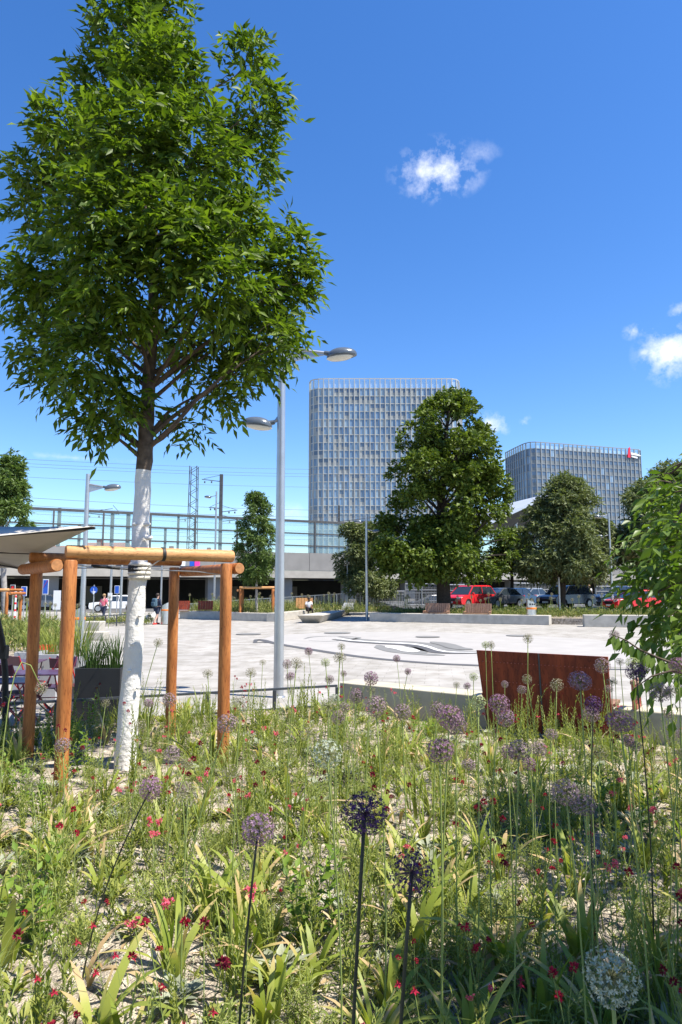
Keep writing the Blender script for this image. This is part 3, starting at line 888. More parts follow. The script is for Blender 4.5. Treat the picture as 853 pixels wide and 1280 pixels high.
# ================================================================== LOW WALLS, BENCHES, RAILINGS
def wallseg(mb, a, b, th, z0, z1, side=1):
    a = Vector((a[0],a[1],0)); b = Vector((b[0],b[1],0)); d = (b-a).normalized(); n = Vector((-d.y,d.x,0))*side
    q = [a,b,b+n*th,a+n*th]
    if side < 0: q = q[::-1]
    mb.prism([(p.x,p.y) for p in q], z0, z1)
def offpoly(pts, th):
    """closed band: pts plus the same line set back by th (away from the camera)"""
    P = [Vector((x,y,0)) for x,y in pts]; back = []
    for i, p in enumerate(P):
        d = (P[min(i+1,len(P)-1)]-P[max(i-1,0)]).normalized(); back.append(p + Vector((-d.y,d.x,0))*th)
    return [(p.x,p.y) for p in P] + [(p.x,p.y) for p in reversed(back)]
# near wall
t = thing('low_wall', 'near pale concrete bench wall edging the flower bed behind the rust-red bench', 'wall', (1.9,8.9,0))
m = MB(); m.prism([(-.02,10.3),(1.82,8.98),(3.82,7.62),(8.8,4.0),(9.1,4.3),(4.1,7.96),(2.05,9.34),(.2,10.66)], 0, .55); m.build('wall', MT['concrete_warm'], t, bevel=.012)
# far walls
t = thing('low_wall', 'long straight concrete seat wall carrying two slatted timber backrests', 'wall', (6.5,40,0))
w1a, w1b = (1.75,42.6), (11.45,38.0)
m = MB(); m.prism(offpoly([w1a,w1b], .9), 0, .52); m.build('wall', MT['concrete'], t, bevel=.02)
t = thing('low_wall', 'concrete seat wall on the right, half hidden by hanging leaves', 'wall', (16,37,0))
m = MB(); m.prism(offpoly([(12.75,36.2),(21,34.2),(30,33)], .8), 0, .62); m.build('wall', MT['concrete'], t, bevel=.02)
t = thing('low_wall', 'kinked concrete planter wall below the young tree', 'wall', (-6,45,0))
m = MB(); w3 = [(-10.9,46.6),(-8.4,45.8),(-6.9,43.9),(-4.0,42.2),(-2.6,47.5),(-.3,58)]
m.prism(offpoly(w3[:4], .5), 0, .5); m.build('wall', MT['concrete'], t, bevel=.02)
m = MB(); m.prism(offpoly([(-4.0,42.2),(-2.5,47.5),(-.3,58)], .6), 0, .52); m.build('side_wall', MT['concrete'], t, bevel=.02)
# beds behind them
def mound(name, poly, z, mt): 
    m = MB(); m.prism(poly, 0, z); return struct(m.build(name, mt))
mound('planted_soil', [(2.2,43.4),(11.8,39),(21,36),(30,34.8),(30,46),(2.2,47)], .34, MT['soil'])
mound('planted_soil', [(-11,47.2),(-8.4,46.5),(-6.6,44.6),(-4.1,43),(-2.9,47.5),(-.8,58),(-12,58)], .36, MT['soil'])
mound('planted_soil', [(-24,17),(-6.9,17.0),(-9.4,24),(-11.3,27.5),(-13.2,33),(-24,33)], .25, MT['soil'])
# boat-shaped bench
t = thing('concrete_bench', 'long boat-shaped pale concrete bench standing on the open square', 'bench', (-1.2,46,0))
bb = [gnd(379,778.5), gnd(400,778.5), gnd(436,768), gnd(431,766)]
bt_ = [at(371.5,769.5,40.2), at(403.5,770.2,40.0), at(438.5,762.3,53.5), at(428,761.5,54.5)]
m = MB(); m.add([tuple(p) for p in bb]+[(p.x,p.y,.46) for p in bt_],[(3,2,1,0),(4,5,6,7),(0,1,5,4),(1,2,6,5),(2,3,7,6),(3,0,4,7)]); m.build('seat_block', MT['concrete'], t, bevel=.03)
p = bt_[3]; m = MB(); m.add([(p.x-.1,52.4,.46),(p.x+.9,52.2,.46),(p.x+.9,53.6,.46),(p.x-.1,53.8,.46),(p.x+.15,53.2,.95),(p.x+.85,53.1,.95),(p.x+.85,53.6,.95),(p.x+.15,53.8,.95)],[(3,2,1,0),(4,5,6,7),(0,1,5,4),(1,2,6,5),(2,3,7,6),(3,0,4,7)]); m.build('backrest', MT['paint_grey'], t)

# slatted backrests on the long wall
def slatback(px0, px1, label):
    a = Vector((w1a[0],w1a[1],0)); b = Vector((w1b[0],w1b[1],0)); d = (b-a).normalized(); n = Vector((-d.y,d.x,0))
    def s_of(px):
        lo, hi = 0, (b-a).length
        for _ in range(40):
            mid = (lo+hi)/2; p = a + d*mid + n*.5
            if xat(px,p.y,.8) > p.x: lo = mid
            else: hi = mid
        return lo
    s0, s1 = s_of(px0), s_of(px1)
    p0 = a + d*s0 + n*.45
    t = thing('slatted_seat', label, 'seat', (p0.x,p0.y,.52), 0, 'timber seats on the wall')
    rz = math.atan2(d.y,d.x); k = 12; L = s1-s0
    m = MB()
    for i in range(k):
        c = a + d*(s0 + (i+.5)*L/k) + n*.62
        m.obox((c.x,c.y,.52+.34), (L/k-.02,.05,.56), rz, R(-8))
    m.build('backrest', MT['seatwood'], t)
    m = MB()
    for i in range(5):
        c = a + d*((s0+s1)/2) + n*(.08+i*.1); m.obox((c.x,c.y,.555),(L,.085,.04),rz)
    m.build('seat', MT['seatwood'], t)
    m = MB(); 
    for e in (s0+.06, s1-.06):
        c = a + d*e + n*.3; m.obox((c.x,c.y,.62+.06),(.05,.55,.05),rz); c = a + d*e + n*.08; m.obox((c.x,c.y,.62),(.05,.05,.1),rz)
    m.build('armrest', MT['seatwood'], t)
slatback(531,562,'slatted timber backrest on the long wall left of its twin, below the broad tree trunk')
slatback(581,614,'slatted timber backrest on the long wall next to the red car')
# two dark seat backs on the kinked wall, one pale timber seat beside the sitter
for px, py, lb_ in ((228,761,'dark timber backrest on the kinked wall nearer the walking person'),(257,760,'dark timber backrest on the kinked wall beside the young tree')):
    p = at(px,py,46.7); t = thing('slatted_seat', lb_, 'seat', (p.x,46.7,.5), 0, 'timber seats on the wall')
    m = MB()
    for i in range(6): m.obox((p.x-.42+i*.17,46.7,.5+.4),(.155,.05,.6),0,R(-10))
    m.build('backrest', MT['corten'], t)
    m = MB()
    for i in range(4): m.obox((p.x,46.35+i*.09,.53),(1.0,.08,.04))
    m.build('seat', MT['seatwood'], t)
p = at(378,755,48.6); t = thing('slatted_seat', 'pale timber backrest behind the seated person', 'seat', (p.x,48.6,.5), 0, 'timber seats on the wall')
m = MB()
for i in range(6): m.obox((p.x-.35+i*.2,48.6,.5+.5),(.18,.05,.75),0,R(-10))
m.build('backrest', MT['beam'], t)

# corten bench back on the near wall
t = thing('corten_bench', 'rust-red steel bench backed by two riveted panels on the near wall', 'bench', (2.55,8.35,.2))
pl = Vector((1.77,8.86,0)); pr = Vector((3.09,7.98,0)); d = (pr-pl).normalized(); nrm_ = Vector((d.y,-d.x,0)); rz = math.atan2(d.y,d.x)
Lb = (pr-pl).length
for i in (0,1):
    s0, s1 = i*Lb/2+.001, (i+1)*Lb/2-.001
    f = pl + nrm_*.02
    b0 = .09 if i == 0 else 0
    q = [f+d*(s0+b0)+Vector((0,0,.17)), f+d*s1+Vector((0,0,.17)), f+d*s1+nrm_*.09+Vector((0,0,1.15)), f+d*s0+nrm_*.09+Vector((0,0,1.15))]
    g = [p - nrm_*.03 for p in q]
    m = MB(); m.add(q+g, [(0,1,2,3),(7,6,5,4),(1,0,4,5),(2,1,5,6),(3,2,6,7),(0,3,7,4)])
    m.mi = 1
    for zz in (.62,.86):
        fr = (zz-.0)/1.0
        for k in range(17):
            tt = (k+.5)/17; base = q[0].lerp(q[1],tt).lerp(q[3].lerp(q[2],tt), zz); base = base + nrm_*.002
            m.ell((base.x,base.y,base.z),(.008,.008,.008),8,5)
    m.build('back_panel', [MT['corten'], MT['corten_frame']], t)
m = MB(); c = pl + d*Lb/2 + nrm_*.025; m.bar((c.x,c.y,.17), Vector((c.x,c.y,1.15)) + nrm_*.09, .016, .016); m.build('seam', MT['rail_dark'], t)
m = MB()
for k in range(5):
    c = pl + d*Lb/2 - nrm_*(.06+k*.085); m.obox((c.x,c.y,.59),(Lb,.07,.04),rz)
m.build('seat', MT['seatwood'], t, bevel=.006)
for e in (.03, Lb+.22):
    c0 = pl + d*e - nrm_*.10
    m = MB(); c1 = c0 - nrm_*.26
    for c in (c0, c1): m.bar((c.x,c.y,.56),(c.x-nrm_.x*0,c.y,.84),.03,.045)
    m.bar((c0.x,c0.y,.575),(c1.x,c1.y,.575),.045,.03)
    ar = m.build('armrest', MT['corten_frame'], t)
    m = MB(); mid = (c0+c1)/2; m.obox((mid.x,mid.y,.86),(.36,.06,.045), rz+R(90)); m.build('arm_pad', MT['seatwood'], ar, bevel=.008)

# low steel rail along the bed edge
t = thing('low_rail', 'knee-high dark steel rail fencing the back of the flower bed', 'railing', (-.1,10.3,0))
r0, r1, r2 = Vector((-.06,10.32,.5)), Vector((-4.5,8.55,.5)), Vector((-9,7.3,.5))
m = MB(); m.bar(r0,r1,.04,.03); m.bar(r1,r2,.04,.03); m.build('top_rail', MT['rail_dark'], t)
m = MB(); m.bar(r0-Vector((0,0,.28)),r1-Vector((0,0,.28)),.03,.03); m.bar(r1-Vector((0,0,.28)),r2-Vector((0,0,.28)),.03,.03); m.build('lower_rail', MT['rail_dark'], t)
for k in range(9):
    q = r0.lerp(r1, k/5) if k <= 5 else r1.lerp(r2,(k-5)/3)
    m = MB(); m.box((q.x-.025,q.y-.025,.0),(q.x+.025,q.y+.025,.477)); m.build('post', MT['rail_dark'], t)

# far ramp railing
t = thing('ramp_railing', 'grey bar railing climbing along the ramp behind the young tree', 'railing', (-3,58,0))
rp = [at(205,757,56), at(300,750,58), at(430,742,60), at(640,739.5,62)]
def rpt(s):
    s *= len(rp)-1; i = min(int(s), len(rp)-2); return rp[i].lerp(rp[i+1], s-i)
m = MB()
for i in range(3): m.bar(rp[i],rp[i+1],.08,.06); 
m.build('handrail', MT['steel'], t)
m = MB()
for i in range(3): m.bar(rp[i]-Vector((0,0,1.0)),rp[i+1]-Vector((0,0,1.0)),.05,.05)
m.build('bottom_rail', MT['steel'], t)
m = MB(); N = 210
for i in range(N): q = rpt(i/(N-1)); m.box((q.x-.014,q.y-.014,q.z-1.0),(q.x+.014,q.y+.014,q.z))
m.build('baluster', MT['steel'], t)['kind'] = 'stuff'
for i in range(15):
    q = rpt(i/14); m = MB(); m.box((q.x-.035,q.y-.035,-.0),(q.x+.035,q.y+.035,q.z)); m.build('post', MT['steel'], t)
t = thing('ramp', 'grey concrete ramp side rising behind the far planting', 'ramp', (0,60,0))
m = MB(); q = [rpt(i/10) for i in range(11)]
for i in range(10):
    a, b = q[i], q[i+1]
    m.add([(a.x,a.y+.3,0),(b.x,b.y+.3,0),(b.x,b.y+.3,max(.05,b.z-1.05)),(a.x,a.y+.3,max(.05,a.z-1.05)),(a.x,a.y+2,0),(b.x,b.y+2,0),(b.x,b.y+2,max(.05,b.z-1.05)),(a.x,a.y+2,max(.05,a.z-1.05))],[(0,1,2,3),(5,4,7,6),(3,2,6,7),(1,5,6,2),(4,0,3,7)])
m.build('ramp_body', MT['concrete_mid'], t)
# site fence panels
for i, (px0, px1, ptop, pbot, lb_) in enumerate(((428,506,739,752,'low grey mesh fence panel left of the tall framed one'),(507,548,730,756,'tall framed grey mesh fence panel left of the broad tree trunk'),(559,583,731,756,'framed mesh fence panel right of the broad tree trunk'),(640,700,729,748,'framed mesh fence panel behind the parked silver car'),(745,800,733,752,'framed mesh fence panel behind the right-hand wall'))):
    Y = 56+i*.4; x0, x1 = xat(px0,Y,1.5), xat(px1,Y,1.5); zt = at(px0,ptop,Y).z; zb = .7
    t = thing('fence_panel', lb_, 'fence', ((x0+x1)/2,Y,zb), 0, 'site fence panels')
    m = MB()
    for x in (x0,x1,(x0+x1)/2): m.tube((x,Y,.3),(x,Y,zt),.05,n=8)
    m.tube((x0,Y,zt),(x1,Y,zt),.05,n=8); m.tube((x0,Y,zb),(x1,Y,zb),.05,n=8); m.tube((x0,Y,(zt+zb)*.62),(x1,Y,(zt+zb)*.62),.03,n=8)
    m.build('frame', MT['steel'], t)
    m = MB(); n = int((x1-x0)/.12)
    for k in range(n): x = x0+(k+.5)*(x1-x0)/n; m.box((x-.018,Y-.01,zb),(x+.018,Y+.01,zt))
    for k in range(8): z = zb+(k+.5)*(zt-zb)/8; m.box((x0,Y+.012,z-.014),(x1,Y+.022,z+.014))
    m.build('mesh_infill', MT['paint_grey'], t)

# ================================================================== LAMPS, BINS, SIGNS
def lamp_head(parent, p, dirx, s=1.0):
    """domed lamp head: enamel shell above, pale lens below; tip points along dirx"""
    m = MB(); prof = []
    N = 9
    for i in range(N+1):
        a = i/N*math.pi/2; prof.append((.285*s*math.cos(a)+.001, .145*s*math.sin(a)))
    m.lathe([(.25*s,-.045*s),(.285*s,-.03*s)]+prof, (0,0,0), 24, 1.0, .62)
    sh = MB(); sh.v = [(x*(1+.12*dirx*x/(.285*s)), y, z + .12*x*dirx) for x,y,z in m.v]; sh.f = m.f; sh.m = m.m
    sh.v = [(x+p[0],y+p[1],z+p[2]) for x,y,z in sh.v]
    h = sh.build('lamp_head', MT['lamp_dark'], parent, 60)
    m = MB(); m.lathe([(.02*s,-.10*s),(.12*s,-.092*s),(.2*s,-.075*s),(.252*s,-.046*s),(.25*s,-.02*s)], (0,0,0), 24, 1.0, .62)
    m.v = [(x+p[0], y+p[1], z+.12*x*dirx+p[2]) for x,y,z in m.v]
    m.build('lens', MT['lens'], h, 60)
def lamp_post(loc, H, heads, label, r=.085, rz=0):
    t = thing('street_lamp', label, 'street lamp', loc, 0, 'street lamps')
    x, y, z0 = loc
    m = MB(); m.path([(x,y,z0),(x,y,z0+H*.35),(x,y,z0+H)], [r*1.08,r*1.0,r*.82], 20); pole = m.build('pole', MT['steel'], t, 50)
    m = MB(); m.lathe([(r*1.5,0),(r*1.5,.012),(r*1.15,.03)], (x,y,z0), 20); m.build('base_plate', MT['steel'], t)
    for (dx, L, zh, s) in heads:
        z = z0+zh
        m = MB()
        a = (x+dx*r*.6, y, z+.14*s); b = (x+dx*(L-.30*s), y, z+.05*s)
        m.tube(a,b,.032*s,.028*s,10)
        if L > .7: 
            th = .012
            m.add([(x+dx*r*.6,y-th,z+.12*s),(b[0],y-th,b[2]),(b[0],y-th,b[2]-.05),(x+dx*r*.6,y-th,z-.15*s),(x+dx*r*.6,y+th,z+.12*s),(b[0],y+th,b[2]),(b[0],y+th,b[2]-.05),(x+dx*r*.6,y+th,z-.15*s)],[(0,1,2,3),(7,6,5,4),(0,4,5,1),(1,5,6,2),(2,6,7,3),(3,7,4,0)])
        m.build('arm', MT['steel'], t, 40)
        m = MB(); m.tube(b,(x+dx*(L-.2*s),y,z+.03*s),.042*s,.05*s,10); m.build('joint', MT['lamp_dark'], t, 40)
        lamp_head(t, (x+dx*L, y, z), dx, s)
    return t
xl = xat(349,12.5,1)
lamp_post((xl,12.5,0), 6.72, [(1,1.10,6.32,1),(-1,.42,4.98,1)], 'tall near street lamp with two domed heads rising beside the street tree')
lamp_post((xat(106,23.6,3),23.6,0), 5.95, [(1,.85,5.45,1)], 'single-armed street lamp on the left above the grey parasol')
lamp_post((xat(458.5,44,3),44,0), 6.75, [(-1,.5,6.3,1),(1,.6,5.7,.8)], 'slim far street lamp at the end of the long seat wall before the pale tower')
lamp_post((xat(434.5,56,3),56,0), 6.0, [(1,.55,5.3,1)], 'shorter far street lamp standing by the boat-shaped bench')
lamp_post((xat(764,46,3),46,.3), 6.8, [(-1,.75,6.55,1.1),(-1,.6,5.2,1)], 'far street lamp among the trees at right')
lamp_post((xat(269,57,4),57,0), 10.2, [(-1,.7,9.7,1)], 'tall thin street lamp before the square railway mast')
for px, Y, pt, lb_ in ((152,40,690,'plain grey pole left of the white trunk'),(139,42,680,'thin grey pole carrying a small white box'),(202,50,700,'thin grey pole right of the white trunk'),(699,46,722,'short grey post in front of the dark parked car'),(205+5,39,735,None)):
    if lb_ is None: continue
    x = xat(px,Y,2); zt = at(px,pt,Y).z
    t = thing('pole', lb_, 'pole', (x,Y,0))
    m = MB(); m.tube((x,Y,0),(x,Y,zt),.075,.065,12); m.build('shaft', MT['steel'], t, 40)
    m = MB(); m.lathe([(.07,0),(.075,.02),(.03,.05)],(x,Y,zt),12); m.build('cap', MT['steel'], t)
    if px == 139:
        m = MB(); m.box((x-.12,Y-.16,1.3),(x+.12,Y-.07,1.75)); m.build('box', MT['white'], t)
def bin_(loc, H, label, r=.22, rz=0):
    t = thing('litter_bin', label, 'litter bin', loc, rz, 'stainless litter bins')
    m = MB(); n = 24; vs = []
    for z_ in (0.03, .72*H):
        vs += [(r*math.cos(2*math.pi*j/n), r*math.sin(2*math.pi*j/n), z_) for j in range(n)]
    vs += [(r*math.cos(2*math.pi*j/n), r*math.sin(2*math.pi*j/n), H*.93 + .16*math.cos(2*math.pi*j/n)*-1*.9) for j in range(n)]
    fs = [(i*n+j, i*n+(j+1)%n, (i+1)*n+(j+1)%n, (i+1)*n+j) for i in range(2) for j in range(n)] + [tuple(2*n+j for j in range(n))]
    m.add(vs, fs); m.build('body', MT['stainless'], t, 40, world=False)
    m = MB(); m.lathe([(r+.004,.62*H),(r+.006,.622*H),(r+.006,.70*H),(r+.004,.702*H)],(0,0,0),24); m.build('band', MT['orange'], t, 40, world=False)
    m = MB(); m.lathe([(r*.96,0),(r*.96,.04)],(0,0,0),20); m.build('foot', MT['black'], t, world=False)
    m = MB(); 
    for a in (-.5,0,.5): m.obox((math.sin(a)*r*1.0, -math.cos(a)*r*1.0, H*.83),(.09,.02,.09),a)
    m.build('opening', MT['black'], t, world=False)
g = gnd(665,780.5); bin_((g.x,g.y,0), 1.36, 'stainless litter bin with orange band in front of the long seat wall end', .27)
g = gnd(207,780.5); bin_((g.x,g.y,0), 1.22, 'stainless litter bin with orange band behind the walking person', .26, R(180))
g = gnd(97,800); bin_((g.x,g.y,0), 1.25, 'stainless litter bin with orange band behind the wooden guard post', .27, R(180))
for (px0,px1,py0,py1,Y,lb_) in ((104,125,777,795,28,'white concrete seat block beside the left litter bin'),(103,130,790,802,26.5,'low pale concrete seat block in front of the taller one')):
    x0,x1 = xat(px0,Y,.4),xat(px1,Y,.4); z = at(px0,py0,Y).z
    m = MB(); m.box((x0,Y,0),(x1,Y+.7,max(.3,z))); tag(m.build('concrete_block', MT['concrete'], None, None, .03), lb_, 'block')
# small fence by the street
t = thing('low_rail', 'low dark rail along the planting behind the white trunk', 'railing', (-13,36,0))
m = MB(); a = at(104,771,36); b = at(160,768,37); m.bar(a,b,.05,.05); m.bar(a-Vector((0,0,.4)),b-Vector((0,0,.4)),.04,.04); m.build('top_rail', MT['rail_dark'], t)
for k in range(5): q = a.lerp(b,k/4); m = MB(); m.bar((q.x,q.y,0),(q.x,q.y,q.z),.05,.05); m.build('post', MT['rail_dark'], t)
# street signs below the bridge
def signpost(px, py0, py1, w, Y, label, kind):
    c = at(px,(py0+py1)/2,Y); h = at(px,py0,Y).z - at(px,py1,Y).z; wd = w/F*Y
    t = thing('street_sign', label, 'sign', (c.x,Y,0), 0)
    m = MB(); m.tube((c.x,Y,0),(c.x,Y,c.z+h/2),.04,n=8); m.build('post', MT['steel'], t)
    if kind == 'round':
        m = MB(); m.path([(c.x,Y-.08,c.z),(c.x,Y-.05,c.z)], wd/2, 24); pn = m.build('panel', MT['sign_blue'], t)
        m = MB(); m.bar((c.x,Y-.084,c.z-wd*.24),(c.x,Y-.084,c.z+wd*.24),.09,.006)
        m.add([(c.x-.16,Y-.085,c.z-.08),(c.x,Y-.085,c.z-.32),(c.x+.16,Y-.085,c.z-.08)],[(0,1,2)]); m.build('arrow', MT['white'], pn)
        return
    m = MB(); m.box((c.x-wd/2,Y-.08,c.z-h/2),(c.x+wd/2,Y-.05,c.z+h/2)); pn = m.build('panel', MT['white'], t)
    if kind == 'panel':
        m = MB(); m.box((c.x-wd*.42,Y-.086,c.z-h*.45),(c.x+wd*.42,Y-.082,c.z+h*.45)); m.build('field', MT['sign_blue'], pn)
        m = MB(); m.bar((c.x-wd*.35,Y-.092,c.z-h*.05),(c.x+wd*.35,Y-.092,c.z+h*.42),.10,.006); m.build('bar', MT['sign_red'], pn)
    if kind == 'signal':
        m = MB(); m.box((c.x-wd*.42,Y-.10,c.z-h*.45),(c.x+wd*.42,Y-.082,c.z+h*.45)); m.build('housing', MT['black'], pn)
        m = MB(); m.path([(c.x,Y-.12,c.z+h*.2),(c.x,Y-.1,c.z+h*.2)], wd*.26, 14); m.build('lens', MT['sign_red'], pn)
    if kind == 'blue':
        m = MB(); m.box((c.x-wd*.42,Y-.086,c.z-h*.45),(c.x+wd*.42,Y-.082,c.z+h*.45)); m.build('field', MT['sign_blue'], pn)
signpost(58,724,743,7,46,'white and blue panel sign with a red diagonal behind the guard posts','panel')
signpost(118,731,744,9,48,'round blue arrow sign on a slim post right of the front guard post','round')
signpost(147,732,742,6,52,'small blue sign on a post near the white trunk','blue')
signpost(31,733,745,7,44,'blue rectangular sign on the striped post at far left','blue')
signpost(17,731,742,6,43,'red signal box on a striped post at far left','signal')
signpost(72,738,762,9,50,'tall narrow white notice board between the guard posts','none')
# striped posts
for px in (19.5,25):
    x = xat(px,42.5,1); t = thing('striped_post','red and white banded barrier post at far left','post',(x,42.5,0),0,'banded barrier posts')
    m = MB(); m.tube((x,42.5,0),(x,42.5,2.0),.055,n=10); m.build('shaft', MT['white'], t, 40)
    for k in range(4): m = MB(); m.tube((x,42.5,.2+k*.42),(x,42.5,.34+k*.42),.058,n=10); m.build('band', MT['sign_red'], t, 40)
# kiosk / ticket machine shapes under bridge skipped where the photo shows only darkness

# ================================================================== CARS
def car(loc, rz, paint, label, suv=True, group='cars parked behind the square'):
    t = thing('parked_car', label, 'car', loc, rz, group)
    L = 4.6 if suv else 4.4; H = 1.66 if suv else 1.48; W = 1.84
    # lower body: side outline with wheel arches, lofted to a slightly narrower top and bottom
    hb = .98 if suv else .90
    top = [(-L/2,.55),(-L/2+.05,.78),(-L/2+.35,hb-.05),(-.85,hb+.02),(.2,hb+.04),(1.4,hb+.03),(L/2-.12,hb-.02),(L/2-.02,.75),(L/2,.5)]
    bot = [(L/2-.1,.30)]
    def arch(cx, r=.36): return [(cx+r*math.cos(a), .33+r*math.sin(a)) for a in [math.pi*k/8 for k in range(9)]]
    bot += [(L/2-.5,.26)] + arch(L/2-.85) + arch(-L/2+.88) + [(-L/2+.4,.26),(-L/2+.06,.32)]
    prof = top + bot
    m = MB(); n = len(prof)
    lay = [(-W/2+.10,.96),(-W/2+.02,1.0),(-W/2,1.0),(W/2,1.0),(W/2-.02,1.0),(W/2-.10,.96)]
    lay = [(-W/2,1.0),(-W/2*.5,1.0),(W/2*.5,1.0),(W/2,1.0)]
    vs = []
    for j,(y,s) in enumerate(lay):
        for (x,z) in prof:
            yy = y*(1 - .05*max(0,(z-.6))/.4) if abs(y) > .9*W/2 else y
            xx = x*(1.0 if abs(y) < .8*W/2 else .965)
            vs.append((xx,yy,z))
    fs = [tuple(range(n))[::-1], tuple(3*n+i for i in range(n))]
    for j in range(3):
        for i in range(n): fs.append((j*n+i, j*n+(i+1)%n, (j+1)*n+(i+1)%n, (j+1)*n+i))
    m.add(vs, fs); m.build('body', paint, t, 35, .02, world=False)
    # cabin glass and roof
    if suv: gl = [(-1.25,hb),(-.55,H-.08),(1.55,H-.08),(2.05,hb)]; rf = [(-.6,H-.10),(-.35,H-.02),(1.4,H),(1.66,H-.10)]
    else: gl = [(-1.2,hb),(-.3,H-.08),(1.0,H-.08),(1.75,hb)]; rf = [(-.35,H-.10),(-.1,H-.02),(.9,H),(1.12,H-.10)]
    def loft(mb, pf, w0, w1, z0, z1):
        vs = []
        for sgn in (-1,1):
            for x,z in pf:
                w = w0 + (w1-w0)*(z-z0)/(z1-z0); vs.append((x, sgn*w/2, z))
        k = len(pf)
        mb.add(vs, [tuple(range(k)), tuple(range(2*k-1,k-1,-1))] + [((i+1)%k,i,k+i,k+(i+1)%k) for i in range(k)])
    m = MB(); loft(m, gl, W*.93, W*.74, hb, H); m.build('window_band', MT['car_glass'], t, 30, .02, world=False)
    m = MB(); loft(m, rf, W*.78, W*.70, H-.10, H); m.build('roof', paint, t, 30, .02, world=False)
    for sgn in (-1,1):   # pillars
        for (xb,xt) in ((gl[0][0],gl[1][0]),(.35,.4),(gl[3][0]-.05,gl[2][0])):
            m = MB(); m.bar((xb, sgn*W*.462, hb-.02),(xt, sgn*W*.375, H-.07),.07,.05); m.build('pillar', paint, t, world=False)
        m = MB(); m.ell((-.95, sgn*(W/2+.09), hb+.08),(.07,.11,.08),10,6); m.build('mirror', paint, t, True, world=False)
        m = MB(); m.obox((-L/2+.17, sgn*.66, .74),(.22,.34,.15),sgn*R(-14)); m.build('headlight', MT['lamp_glass'], t, None, .03, world=False)
        m = MB(); m.obox((L/2-.09, sgn*.68, .82),(.14,.3,.2),0); m.build('tail_light', MT['tail_red'], t, None, .03, world=False)
        for x in (-L/2+.88, L/2-.85):
            w = thing('wheel','','') if False else None
            m = MB(); m.path([(x, sgn*(W/2-.20), .33),(x, sgn*(W/2-.005), .33)], .33, 22); wh = m.build('wheel', MT['rubber'], t, 40, world=False)
            m = MB(); m.path([(x, sgn*(W/2-.06), .33),(x, sgn*(W/2+.002), .33)], .215, 18)
            m.build('rim', MT['steel'], wh, 40, world=False)
    m = MB(); m.obox((-L/2+.02,0,.62),(.06,.9,.16)); m.build('grille', MT['black'], t, world=False)
    m = MB(); m.obox((-L/2-.015,0,.45),(.03,.5,.11)); m.build('number_plate', MT['white'], t, world=False)
    return t
Zc = .62
car((xat(588,50,1),50,Zc), R(42), MT['car_red'], 'red parked car behind the slatted backrests', True)
car((xat(622,52,1),51.6,Zc), R(40), MT['car_grey'], 'dark grey parked car right of the red one', False)
car((xat(645,53,1),54.2,Zc), R(40), MT['car_blue'], 'dark blue parked car half hidden between grey and silver cars', False)
car((xat(670,54,1),56.2,Zc), R(38), MT['car_silver'], 'silver parked estate behind the standing litter bin', False)
car((xat(711,50,1),50.5,Zc), R(33), MT['car_navy'], 'dark navy parked off-roader below the grey-leaved tree', True)
car((xat(772,58,1),58,Zc), R(20), MT['car_blue'], 'blue parked car glimpsed through the hanging leaves', True)
car((xat(802,46,1),46.6,Zc-.15), R(12), MT['car_red'], 'red parked car glimpsed low through the hanging leaves', False)
car((xat(146,60,1),60,.02), R(5), MT['car_white'], 'white car on the road below the bridge behind the white trunk', False, 'cars on the road below the bridge')
for px, lb_ in ((52,'dark car in the shade below the bridge behind the guard posts'),(540,'dark car in the shade below the bridge behind the tall fence panel')):
    car((xat(px,66,1),66,.02), R(10), MT['car_grey'], lb_, False, 'cars on the road below the bridge')

